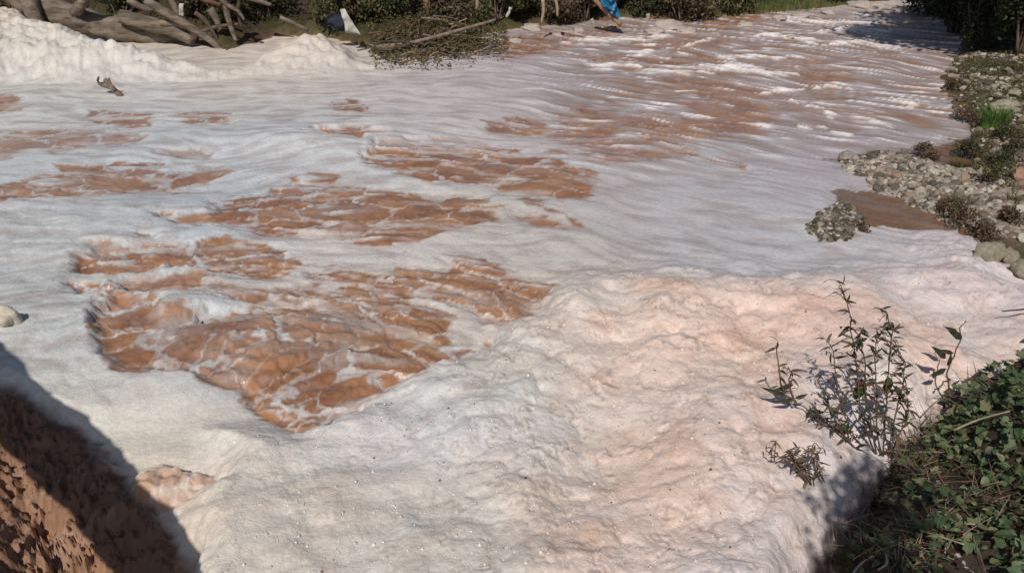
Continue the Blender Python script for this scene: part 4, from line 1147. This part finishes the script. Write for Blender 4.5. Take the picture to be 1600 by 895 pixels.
for k, (a, b_, w_, lab) in enumerate(clumps):
    p = P(a, b_)
    o = bpy.data.objects.new('foam_clump', CL[k % 4]); COL.objects.link(o)
    r = 0.5 * w_ * mpp(p.y)
    o.location = (p.x, p.y, river_z(p.x, p.y)); o.scale = (r, r * 1.3, r * 0.8); o.rotation_euler = (0, 0, random.uniform(-0.4, 0.4))
    tag(o, lab, 'foam clump', 'loose foam clumps upstream')
p = P(12, 515, 0.15)
M_PALE = ramp_mat('yellowish_froth', [(0.3, (0.56, 0.48, 0.37)), (0.7, (0.64, 0.58, 0.48))], 0.7, 0.4, 14, 5.0)
me_ = CL[1].copy(); me_.materials.clear(); me_.materials.append(M_PALE)
o = bpy.data.objects.new('foam_clump', me_); COL.objects.link(o)
o.location = (p.x, p.y, river_z(p.x, p.y) + 0.02); r = 20 * mpp(p.y); o.scale = (r, r, r * 1.6)
tag(o, 'rounded yellowish foam clump at the left edge left of the brown boil', 'foam clump')

# ------------------------------------------------------------------ right bank vegetation
bank_weeds = [
 (1500, 348, 60, 0.45, 'dark brown weed at the lower edge of the gravel bar, left of its neighbour'),
 (1540, 372, 55, 0.42, 'dark dried weed just above the pale boulders'),
 (1478, 330, 40, 0.25, 'low dark weed trailing into the brown inlet'),
 (1575, 350, 50, 0.4, 'brown weed among the stones right of the lower bar weeds'),
 (1446, 248, 36, 0.28, 'small reddish dry weed in the shallow at the top of the gravel bar'),
 (1508, 190, 44, 0.35, 'reddish brown dry weed left of the bright green grass tuft'),
 (1520, 246, 60, 0.45, 'dark green weed at the water edge below the green grass tuft'),
 (1550, 262, 60, 0.40, 'dark green weed above the gravel bar near the orange boulder'),
 (1545, 285, 60, 0.40, 'olive weed hanging over the gravel bar'),
 (1580, 245, 60, 0.45, 'olive brown weed above the orange boulder'),
 (1490, 140, 50, 0.25, 'low brown weed at the water edge on the upper bank'),
 (1530, 112, 70, 0.20, 'low olive mat of weed on the upper bank, nearest to the dark trees'),
 (1580, 108, 70, 0.22, 'olive weed mat at the right edge below the dark trees'),
 (1575, 215, 50, 0.3, 'green weed right of the bright green grass tuft'),
 (1345, 362, 40, 0.16, 'dark weed fringing the right side of the gravel islet'),
]
for k, (px_, py_, w_, h_, lab) in enumerate(bank_weeds):
    b = on_ground(px_, py_, 0.2)
    pal = BROWN if k in (0, 1, 2, 3, 4, 5, 10, 14) else (OLIVE if k in (8, 9, 11, 12) else DARKG + OLIVE[:2])
    shrub('weed', b, w_ * mpp(b.y) * 1.15, h_ * (0.62 if k < 4 else 0.85), 620 if k != 14 else 220, 0.045, pal, lab, 'weed', 'weeds on the right bank', M_DRY if pal is BROWN else M_LEAF, 8, 0.6, 8, None, 0.0)
b = on_ground(1553, 196)
grass_tuft('grass_tuft', b, 0.20, 0.42, 420, [(0.10, 0.19, 0.035), (0.13, 0.23, 0.05), (0.075, 0.14, 0.03)], 'bright green grass tuft standing on the stony right bank', lean=0.45, width=0.008)
for k, (a, b_) in enumerate(((1500, 262), (1535, 215), (1590, 320), (1500, 320))):
    bb = on_ground(a, b_)
    grass_tuft('grass_tuft', bb, 0.14, 0.22, 120, [(0.11, 0.10, 0.04), (0.15, 0.12, 0.06)], ['dull olive grass tuft beside the upper brown inlet', 'dull grass tuft just below the bright green one', 'dull grass tuft at the right edge among the bar stones', 'dull grass tuft in the middle of the gravel bar'][k], lean=0.6)
# low moss and litter between the stones
q = scatter(bank_poly, 9000)
zz = ground_z(q[:, 0], q[:, 1])
keep = fbm(q[:, 0] * 1.4, q[:, 1] * 1.4, 3, 77) > -0.3
q = q[keep]; zz = zz[keep]
v, f, c = leaf_cloud(np.column_stack([q, zz + RNG.uniform(0, 0.05, len(q))]), 0.045, OLIVE + BROWN[:2], 0.5, None, 0.7)
o = link('ground_cover', np_mesh('ground_cover', v, f, False, c), None, M_DRY)
tag(o, 'low olive and brown ground cover between the stones of the right bank', 'ground cover', kind='stuff')

# ------------------------------------------------------------------ dark thicket and overhanging trees at the far right
thicket = [
 (1456, 24, 90, 2.0, 'dark thicket bush at the far bend, leftmost of the dark clump'),
 (1490, 52, 100, 2.2, 'dark thicket bush overhanging the shaded water'),
 (1540, 74, 110, 2.2, 'dark thicket bush right behind the sunlit upper bank'),
 (1600, 82, 120, 2.3, 'dark thicket bush cut by the right edge of the view'),
 (1550, 30, 140, 2.8, 'dark tall thicket bush at the top right, behind the others'),
 (1420, 2, 100, 2.0, 'dark thicket bush farthest upstream at the top edge'),
]
for px_, py_, w_, h_, lab in thicket:
    b = on_ground(px_, py_)
    shrub('thicket_bush', b, w_ * mpp(b.y) * 1.15, h_, 4200, 0.10, DARKG[:3], lab, 'bush', 'dark bushes in the shade at the far right', nblob=14, stems=8)

def tree(name, base, h, crown, n, label, lean=(0, 0)):
    o = empty(name, base)
    top = Vector((lean[0], lean[1], h * 0.75))
    T = Tubes()
    T.add(curve([(0, 0, -0.3), top * 0.4 + Vector((0.1, -0.05, 0)), top], 10), taper(0.2, 0.06, 10), 10, 0.2)
    link('trunk', T.mesh('trunk'), o, M_BARK)
    T = Tubes()
    for bl in crown[::2]:
        s0 = top * random.uniform(0.45, 0.9); s1 = Vector(bl[:3])
        T.add(curve([s0, (s0 + s1) / 2 + Vector((0, 0, 0.15)), s1], 6), taper(0.06, 0.015, 6), 6)
    link('limbs', T.mesh('limbs'), o, M_BARK)
    p_, u = blob_points(n, crown, 0.3)
    v, f, c = leaf_cloud(p_, 0.2, DARKG, 0.7, u * 0.6 + np.array([0, 0, 0.5]), 0.9)
    link('crown', np_mesh('crown', v, f, False, c), o, M_LEAF)
    return tag(o, label, 'tree')
def crown_of(cx, cy, cz, rx, ry, rz, n, seed):
    rnd = random.Random(seed); out = []
    for _ in range(n):
        a = rnd.uniform(0, 6.28); r = math.sqrt(rnd.random()) * 0.75; s = rnd.uniform(0.35, 0.5)
        out.append((cx + math.cos(a) * r * rx, cy + math.sin(a) * r * ry, cz + rnd.uniform(-0.6, 0.6) * rz, s * rx, s * ry, s * rz))
    return out
tree('overhanging_tree', (12.6, 15.6, 0.4), 6.5, crown_of(-2.9, 0.3, 5.7, 3.5, 2.7, 1.6, 22, 5), 20000, 'leafy tree on the right bank leaning over the stream and shading its far corner', (-1.5, 0.5))
tree('overhanging_tree', (16.0, 17.0, 0.6), 7.5, crown_of(-1.6, 0.6, 6.4, 4.2, 3.4, 2.0, 22, 9), 20000, 'tall tree on the right bank outside the view, behind the leaning one', (-0.5, 0.3))

# ------------------------------------------------------------------ unseen concrete beam, added left of the camera to cast the cascade's shadow
def build_shade_beam():
    path = curve([(-12.75, 10.55, 0), (-5.62, 4.20, 0), (-3.06, 1.77, 0), (-0.95, -1.0, 0)], 140)
    base = path[0].copy(); o = empty('shade_beam', base)
    prof = [(0.0, 2.70), (0.0, 2.92), (0.04, 2.96), (0.42, 2.96), (0.46, 2.92), (0.46, 2.70)]
    V = []
    n = len(path)
    for i, p in enumerate(path):
        t = (path[min(i + 1, n - 1)] - path[max(i - 1, 0)]).normalized(); nr = Vector((t.y, -t.x, 0)).normalized()
        for (o_, z_) in prof:
            j = 0.11 * mnoise.noise(Vector((p.x * 2.2, p.y * 2.2, z_ * 4))) + 0.05 * mnoise.noise(Vector((p.x * 11, p.y * 11, z_ * 4)))
            q = p + nr * (o_ + j) - base
            V.append((q.x, q.y, z_ + j * 0.5))
    m = len(prof)
    Fs = [(i * m + k, i * m + (k + 1) % m, (i + 1) * m + (k + 1) % m, (i + 1) * m + k) for i in range(n - 1) for k in range(m)]
    Fs += [tuple(range(m))[::-1], tuple((n - 1) * m + k for k in range(m))]
    me = bpy.data.meshes.new('shade_slab'); me.from_pydata(V, [], Fs); link('shade_slab', me, o, M_CONCRETE)
    for i in (5, 134):
        p = path[i] - base
        T = Tubes().add([(p.x - 0.2, p.y - 0.3, -1.0), (p.x - 0.2, p.y - 0.3, 2.6)], 0.32, 12)
        link('slab_prop', T.mesh('slab_prop'), o, M_CONCRETE)
    return tag(o, 'unseen narrow concrete beam added at the lower left to cast a shadow on the cascade', 'shade_beam')
build_shade_beam()
def shade_sapling():  # unseen young tree, added only to throw shade on the lower right
    b0 = Vector((1.5, -0.5, gz(1.5, -0.5)))
    o = empty('shade_sapling', b0)
    link('trunk', Tubes().add(curve([(0, 0, -0.2), (-0.1, 0.1, 1.2), (-0.35, 0.45, 4.6 - b0.z)], 10), taper(0.04, 0.012, 10), 7).mesh('trunk'), o, M_BARK)
    cr = [(-0.40 + random.gauss(0, 0.13), 0.5 + random.gauss(0, 0.22), 4.72 - b0.z + random.gauss(0, 0.28), 0.26, 0.26, 0.26) for _ in range(12)]
    p_, u = blob_points(1000, cr, 0.3)
    v, f, c = leaf_cloud(p_, 0.085, DARKG, 0.7, u * 0.6 + np.array([0, 0, 0.5]), 0.9)
    link('crown', np_mesh('crown', v, f, False, c), o, M_LEAF)
    tag(o, 'unseen young leafy tree added beside the camera to shade the lower right corner', 'shade_sapling')
shade_sapling()

# ------------------------------------------------------------------ near right bank: leafy ground cover
def ivy_leaf_mesh(seed, kind):
    rnd = random.Random(seed)
    pts = []
    lobes = {'ivy': [(0, 0), (0.34, -0.10), (0.50, 0.18), (0.30, 0.38), (0.36, 0.66), (0.14, 0.72), (0, 1.0), (-0.14, 0.72), (-0.36, 0.66), (-0.30, 0.38), (-0.50, 0.18), (-0.34, -0.10)],
             'oval': [(0, 0), (0.20, 0.10), (0.33, 0.35), (0.30, 0.62), (0.15, 0.87), (0, 1.0), (-0.15, 0.87), (-0.30, 0.62), (-0.33, 0.35), (-0.20, 0.10)],
             'lance': [(0, 0), (0.06, 0.12), (0.11, 0.32), (0.095, 0.60), (0.045, 0.85), (0, 1.0), (-0.045, 0.85), (-0.095, 0.60), (-0.11, 0.32), (-0.06, 0.12)]}[kind]
    bend = 0.22 if kind != 'lance' else 0.35
    V = [(0, 0.42, -0.03)]
    for a, b_ in lobes:
        a *= rnd.uniform(0.85, 1.15)
        V.append((a, b_, 0.35 * abs(a) - bend * b_ * b_ + rnd.uniform(-0.02, 0.02)))
    n = len(lobes)
    Fs = [(0, 1 + i, 1 + (i + 1) % n) for i in range(n)]
    return np.array(V), np.array(Fs)
def leaf_mesh_obj(name, seed, kind, col, mat):
    v, f = ivy_leaf_mesh(seed, kind)
    c = np.tile(np.array(col), (len(v), 1))
    me = np_mesh(name, v, f, False, c); me.materials.append(mat)
    return me
cover = empty('leafy_ground_cover', on_ground(1480, 780))
cvb = cover.location.copy()
tag(cover, 'dense dark green leafy creeper covering the near right bank', 'creeper')
near_vis = wp((1760, 440), (1610, 530), (1560, 562), (1500, 605), (1455, 645), (1425, 684), (1395, 730), (1362, 785), (1335, 838), (1312, 900), (1300, 1000)) + [(2.9, 2.6), (5.8, 3.0), (7.5, 6.0)]
q = scatter(near_vis, 15000)
zz = ground_z(q[:, 0], q[:, 1])
dens = fbm(q[:, 0] * 1.6, q[:, 1] * 1.6, 3, 88)
edge_d = poly_sd(q[:, 0], q[:, 1], near_vis)
lift = RNG.random(len(q)) ** 1.5 * (0.10 + 0.16 * sstep(-0.3, 0.5, dens)) * sstep(0, 0.3, edge_d)
keep = (dens + RNG.normal(0, 0.25, len(q)) > -0.30)
q, zz, lift, dens = q[keep], zz[keep], lift[keep], dens[keep]
P3 = np.column_stack([q, zz + lift + 0.015])
order = np.argsort(-lift + 0.0)
qpx, qpy = project(P3[:, 0], P3[:, 1], P3[:, 2])
vis = (qpx > 1290) & (qpx < 1600) & (qpy < 890) & (qpy > 520)
own = [i for i in order if vis[i]][:900]
random.shuffle(own); own = own[:290]
rest = np.setdiff1d(np.arange(len(q)), own)
CLEAF = [leaf_mesh_obj('leaf', 60 + k, ('ivy', 'oval', 'ivy', 'oval')[k % 4], IVY[k % 5], M_LEAF) for k in range(7)]
for i in own:
    o = bpy.data.objects.new('leaf', random.choice(CLEAF)); COL.objects.link(o); o.parent = cover
    o.location = Vector(P3[i]) - cvb + Vector((0, 0, 0.02))
    o.rotation_euler = (random.gauss(-0.35, 0.4), random.gauss(0, 0.4), random.uniform(0, 6.28))
    s = random.uniform(0.05, 0.10); o.scale = (s, s, s)
def multi_leaf(pos, size, kinds, pal, tilt=0.45):
    vs, fs, cs = [], [], []; off = 0
    n = len(pos); pick = RNG.integers(0, len(kinds), n)
    for k, kd in enumerate(kinds):
        v, f = ivy_leaf_mesh(90 + k, kd)
        ii = np.where(pick == k)[0]; m = len(ii)
        nr = RNG.normal(0, tilt, (m, 3)) + np.array([0, -0.15, 1.0]); nr /= np.linalg.norm(nr, axis=1, keepdims=True)
        dd = RNG.normal(0, 1, (m, 3)); dd -= (dd * nr).sum(1, keepdims=True) * nr; dd /= np.linalg.norm(dd, axis=1, keepdims=True)
        sdv = np.cross(dd, nr); sz = size * RNG.uniform(0.5, 1.35, m)
        vv = pos[ii][:, None] + sz[:, None, None] * (v[None, :, 0:1] * sdv[:, None] + v[None, :, 1:2] * dd[:, None] + v[None, :, 2:3] * nr[:, None])
        ff = f[None] + len(v) * np.arange(m)[:, None, None] + off
        c = np.array(pal)[RNG.integers(0, len(pal), m)] * RNG.uniform(0.55, 1.25, (m, 1))
        vs.append(vv.reshape(-1, 3)); fs.append(ff.reshape(-1, 3)); cs.append(np.repeat(c, len(v), 0)); off += m * len(v)
    return np.vstack(vs), np.vstack(fs), np.vstack(cs)
v, f, c = multi_leaf(P3[rest] - np.array(cvb), 0.055, ['ivy', 'oval', 'oval'], IVY)
link('foliage', np_mesh('foliage', v, f, False, c), cover, M_LEAF)['kind'] = 'stuff'

# dry grass, straw and dead stems tangled in it
def straw_patch(name, cx, cy, spread, n, length, pal, label, lift_=0.12, cat='dry grass'):
    pts = []
    for _ in range(n):
        b = on_ground(cx + random.gauss(0, spread[0]), cy + random.gauss(0, spread[1]), 0.5); pts.append(b)
    o_base = on_ground(cx, cy, 0.5)
    V, Fs, Cs = [], [], []
    for b in pts:
        an = random.uniform(0, 6.28); L_ = length * random.uniform(0.4, 1.2); w_ = random.uniform(0.0018, 0.0045)
        dv = Vector((math.cos(an), math.sin(an), random.uniform(-0.1, 0.5))).normalized() * L_
        sd_ = dv.cross(Vector((0, 0, 1))).normalized() * w_
        b = b + Vector((0, 0, random.uniform(0.01, lift_)))
        sag = Vector((0, 0, random.uniform(-0.25, 0.15) * L_))
        k0 = len(V); col_ = np.array(random.choice(pal)) * random.uniform(0.6, 1.3)
        for t in (0, 0.35, 0.7, 1.0):
            p = b + dv * t + sag * t * t - o_base
            V += [p - sd_ * (1 - 0.7 * t), p + sd_ * (1 - 0.7 * t)]; Cs += [col_, col_]
        for j in range(3): Fs.append((k0 + 2 * j, k0 + 2 * j + 1, k0 + 2 * j + 3, k0 + 2 * j + 2))
    o = link(name, np_mesh(name, [tuple(p) for p in V], Fs, False, np.array(Cs)), None, M_DRY)
    o.location = o_base
    return tag(o, label, cat, kind='stuff')
REDDRY = [(0.15, 0.075, 0.05), (0.10, 0.05, 0.035), (0.20, 0.13, 0.09), (0.28, 0.21, 0.15)]
straw_patch('dry_grass', 1425, 715, (30, 26), 330, 0.22, REDDRY, 'reddish brown dry grass at the foot of the tall weed')
straw_patch('dry_grass', 1410, 850, (50, 22), 330, 0.24, REDDRY + [(0.36, 0.30, 0.24)], 'brown straw litter at the bottom of the near right bank')
straw_patch('dry_grass', 1500, 615, (45, 20), 300, 0.25, [(0.17, 0.12, 0.10), (0.10, 0.075, 0.06), (0.25, 0.20, 0.17)], 'grey brown dry grass fringing the top of the near right bank')
straw_patch('dry_grass', 1500, 780, (60, 22), 120, 0.22, REDDRY, 'scattered dry straws in the middle of the green creeper')

def near_stem(label, pts, r_px, mat, Yoff=0.0, zl=0.12, name='straw', cat='straw'):
    c = []
    for a, b_ in pts:
        g = on_ground(a, b_, 0.5)
        # lie just above the leaves
        q_ = P(a, b_, g.z + zl); c.append(q_)
    m = mpp(c[0].y, c[0].z)
    o = link(name, relocate(Tubes().add(curve(c, 8), taper(r_px * m, r_px * 0.6 * m, 8), 6, 0.1).mesh(name), c[0]), None, mat)
    o.location = c[0]
    return tag(o, label, cat)
near_stem('pale dry stem slanting along the top edge of the near right bank', [(1506, 600), (1530, 590), (1552, 583)], 2.2, M_STRAW)
near_stem('long brown dry stem across the creeper below the pale one', [(1490, 672), (1530, 655), (1578, 642)], 2.0, M_STRAW)
near_stem('thin green brown stem slanting left of the small leaning sprig', [(1440, 650), (1462, 628), (1490, 608)], 1.5, M_STRAW)
near_stem('pale straw lying crosswise in the lower creeper', [(1438, 828), (1470, 838), (1506, 850)], 1.6, M_STRAW)
near_stem('short pale straw crossing the long pale straw', [(1480, 856), (1485, 846), (1490, 838)], 1.8, M_STRAW)
near_stem('short whitish straw right of the middle of the creeper', [(1510, 817), (1524, 819)], 2.0, M_STRAW)
near_stem('curled whitish dead vine at the bottom edge of the bank', [(1372, 846), (1384, 862), (1386, 880), (1372, 890)], 2.6, M_RAG, zl=0.08)
near_stem('pale dead vine beside the curled one at the bottom edge', [(1334, 894), (1346, 880), (1364, 868)], 2.4, M_RAG, zl=0.08)
near_stem('dark twig poking in from the right edge over the foam', [(1612, 482), (1590, 484), (1566, 486)], 1.6, M_TWIG, zl=0.35, name='twig', cat='twig')
for k, (a, b_, s_) in enumerate(((1497, 867, 9), (1506, 878, 10), (1510, 886, 7))):
    g = on_ground(a, b_, 0.6); p = P(a, b_, g.z + 0.1)
    me = rock_mesh('litter_scrap', 70 + k, 2, 6, 0.4, (1, 0.7, 0.35)); me.materials.append(M_RAG)
    o = link('litter_scrap', me); r = s_ * mpp(p.y, p.z) * 0.6; o.location = p; o.scale = (r, r, r); o.rotation_euler = (0.6, 0.3, k)
    tag(o, ['upper white paper scrap among the lower creeper leaves', 'largest white paper scrap among the lower creeper leaves', 'lowest small white scrap among the creeper leaves'][k], 'litter')

# ------------------------------------------------------------------ tall weeds standing before the foam
PLEAF = {}
for k in range(4): PLEAF['g%d' % k] = leaf_mesh_obj('leaf', 200 + k, 'lance', [(0.055, 0.062, 0.034), (0.04, 0.047, 0.027), (0.07, 0.073, 0.042), (0.05, 0.042, 0.03)][k], M_LEAF)
for k in range(4): PLEAF['d%d' % k] = leaf_mesh_obj('leaf', 220 + k, 'lance', [(0.13, 0.085, 0.055), (0.09, 0.06, 0.042), (0.17, 0.12, 0.08), (0.11, 0.08, 0.06)][k], M_DRY)
PLEAF['o'] = leaf_mesh_obj('leaf', 240, 'oval', (0.06, 0.095, 0.035), M_LEAF)

def tall_weed(name, label, Y, paths, leaf_px, dens, kinds, fixed=(), r_px=2.0, jit=0.18, droop=0.5, cat='weed'):
    root = A(paths[0][0][0], paths[0][0][1], Y)
    o = empty(name, root)
    m = mpp(Y, root.z)
    for pts in paths:
        n = len(pts); dy = random.uniform(-jit, jit)
        w3 = [A(a, b_, Y + dy * (i / (n - 1))) for i, (a, b_) in enumerate(pts)]
        c = curve(w3, 16)
        c = [p + Vector((random.gauss(0, 0.004), random.gauss(0, 0.01), 0)) for p in c]
        link('stem', relocate(Tubes().add(c, taper(r_px * m, r_px * 0.35 * m, 16), 5).mesh('stem'), root), o, M_STEM)
        for _ in range(4 if len(pts) > 4 and dens > 1 else 0):
            i0 = random.randint(6, 15); an = random.uniform(0, 6.28); L_ = random.uniform(18, 48) * m
            e_ = c[i0] + Vector((math.cos(an) * L_, math.sin(an) * L_ * 0.6, random.uniform(0.1, 0.6) * L_)); mid_ = (c[i0] + e_) / 2 + Vector((0, 0, 0.25 * L_))
            tw = curve([c[i0], mid_, e_], 6)
            link('twig', relocate(Tubes().add(tw, taper(0.55 * r_px * m, 0.2 * r_px * m, 6), 4).mesh('twig'), root), o, M_STEM)
            for tp in tw[2:]:
                if random.random() < 0.6:
                    lo = bpy.data.objects.new('leaf', PLEAF[random.choice(kinds)]); COL.objects.link(lo); lo.parent = o
                    lo.location = tp - root; sc_ = leaf_px * m * random.uniform(0.35, 0.75); lo.scale = (sc_, sc_, sc_)
                    lo.rotation_euler = (random.gauss(0, 0.6), random.gauss(0, 0.6), random.uniform(0, 6.28))
        for i in range(3, 17):
            for _ in range(dens if random.random() < 0.9 else 0):
                if random.random() > 0.62: continue
                t = i / 16
                lo = bpy.data.objects.new('leaf', PLEAF[random.choice(kinds)]); COL.objects.link(lo); lo.parent = o
                an = random.uniform(0, 6.28)
                dv = Vector((math.cos(an), math.sin(an), random.gauss(0.15, 0.45))).normalized()
                nr = Vector((random.gauss(0, .5), random.gauss(-0.3, .5), 1)).normalized()
                xx = dv.cross(nr).normalized(); nr = xx.cross(dv)
                s = leaf_px * m * random.uniform(0.5, 1.15) * (1.05 - 0.45 * t)
                mt = Matrix((xx * s * random.uniform(0.8, 1.2), dv * s, nr * s)).transposed().to_4x4()
                mt.translation = c[i] - root
                lo.matrix_local = mt
    for (a, b_, a2, b2, kd, wd) in fixed:
        p0, p1 = A(a, b_, Y), A(a2, b2, Y - 0.03)
        dv = (p1 - p0); s = dv.length; dv.normalize(); nr = Vector((0.15, -0.9, 0.35)); xx = dv.cross(nr).normalized(); nr = xx.cross(dv)
        lo = bpy.data.objects.new('leaf', PLEAF[kd]); COL.objects.link(lo); lo.parent = o
        mt = Matrix((xx * s * wd, dv * s, nr * s)).transposed().to_4x4(); mt.translation = p0 - root; lo.matrix_local = mt
    return tag(o, label, cat)

KG = ['g0', 'g1', 'g2', 'g3', 'd0', 'd1', 'd3']
YM = on_ground(1378, 728, 0.3).y
tall_weed('tall_weed', 'tall bushy dark weed with narrow leaves rising from the bank before the foam', YM, [
 [(1376, 738), (1356, 680), (1342, 620), (1336, 560), (1330, 505), (1322, 470), (1314, 448)],
 [(1378, 738), (1382, 680), (1384, 620), (1390, 560), (1394, 520), (1386, 490), (1366, 480)],
 [(1374, 738), (1340, 690), (1316, 640), (1306, 590), (1302, 550), (1290, 530)],
 [(1376, 738), (1362, 670), (1352, 610), (1350, 560), (1344, 528), (1350, 510)],
 [(1380, 738), (1372, 670), (1368, 610), (1366, 560), (1372, 530), (1384, 510)],
 [(1376, 738), (1336, 700), (1312, 668), (1296, 640), (1290, 610)],
 [(1382, 735), (1398, 690), (1420, 650), (1412, 625), (1398, 610)],
 [(1384, 735), (1400, 640), (1410, 600), (1414, 570), (1404, 545)],
 [(1372, 740), (1330, 712), (1310, 670), (1280, 655), (1264, 640)]],
 25, 6, KG, [(1388, 588, 1384, 618, 'o', 0.8), (1345, 594, 1340, 628, 'o', 0.9), (1326, 508, 1312, 530, 'g1', 1.3), (1400, 610, 1416, 626, 'g1', 1.2), (1356, 528, 1336, 536, 'g1', 1.2)], 1.4)
tall_weed('tall_weed', 'smaller weed with drooping leaves left of the tall bushy weed', YM + 0.15, [
 [(1330, 690), (1290, 660), (1262, 640), (1242, 626), (1226, 618)],
 [(1242, 626), (1224, 612), (1219, 580), (1214, 556), (1216, 532)],
 [(1242, 628), (1232, 600), (1236, 580), (1222, 572)]],
 26, 1, ['g1', 'g3', 'd0', 'd1'], [(1242, 622, 1262, 618, 'g1', 1.5), (1240, 624, 1212, 630, 'g1', 1.1), (1228, 618, 1196, 608, 'g1', 0.9), (1240, 600, 1212, 612, 'g1', 1.3), (1236, 580, 1240, 590, 'g1', 1.3), (1262, 642, 1290, 646, 'g0', 1.6)], 1.8, 0.1)
YD = P(1268, 757, 0.22).y
tall_weed('withered_weed', 'withered brown weed drooping in the foam below the smaller weed', YD, [
 [(1268, 762), (1258, 738), (1240, 720), (1216, 714), (1196, 704)],
 [(1268, 762), (1262, 728), (1268, 706), (1272, 690)],
 [(1270, 762), (1276, 735), (1276, 712), (1284, 698)],
 [(1266, 762), (1248, 736), (1238, 712), (1250, 700)]],
 24, 3, ['d0', 'd1', 'd2', 'd3'], (), 1.8, 0.06)
YR = on_ground(1484, 640, 0.4).y
tall_weed('weed_sprig', 'thin leaning sprig with few dark leaves at the right above the creeper', YR, [
 [(1486, 645), (1483, 610), (1481, 582), (1490, 556), (1502, 530), (1500, 512), (1510, 500)],
 [(1484, 592), (1474, 600), (1466, 606)]],
 20, 0, ['g1'], [(1479, 575, 1456, 590, 'g1', 1.6), (1480, 572, 1490, 556, 'g1', 1.4), (1478, 560, 1464, 544, 'g1', 1.5), (1490, 552, 1470, 548, 'g3', 1.2), (1502, 530, 1488, 516, 'g1', 1.7), (1496, 520, 1482, 512, 'g1', 1.4), (1488, 600, 1500, 596, 'g3', 1.3)], 1.7, 0.05)

# ------------------------------------------------------------------ glinting bubbles on the near foam
bi = np.argwhere((RBANK > 0.6) & (RFOAM > 0.9))
sel = bi[RNG.choice(len(bi), 4200, replace=False)]
bp = RV[sel[:, 0], sel[:, 1]]
bp = bp[bp[:, 1] < 9.5]
pebble_cloud('bubbles', bp + np.array([0, 0, 0.001]), np.minimum(RNG.lognormal(-5.45, 0.5, len(bp)), 0.014), OB_BANK, [(0.62, 0.57, 0.53), (0.55, 0.5, 0.46)], smooth=True)

sel = bi[RNG.choice(len(bi), 900, replace=False)]
bp = RV[sel[:, 0], sel[:, 1]]
bp = bp[(bp[:, 1] < 8.5) & (fbm(bp[:, 0] * 1.1, bp[:, 1] * 1.1, 2, 640) > 0.0)]
pebble_cloud('specks', bp, np.minimum(RNG.lognormal(-5.4, 0.5, len(bp)), 0.012), OB_BANK, [(0.16, 0.10, 0.07), (0.25, 0.17, 0.12), (0.10, 0.07, 0.05)])
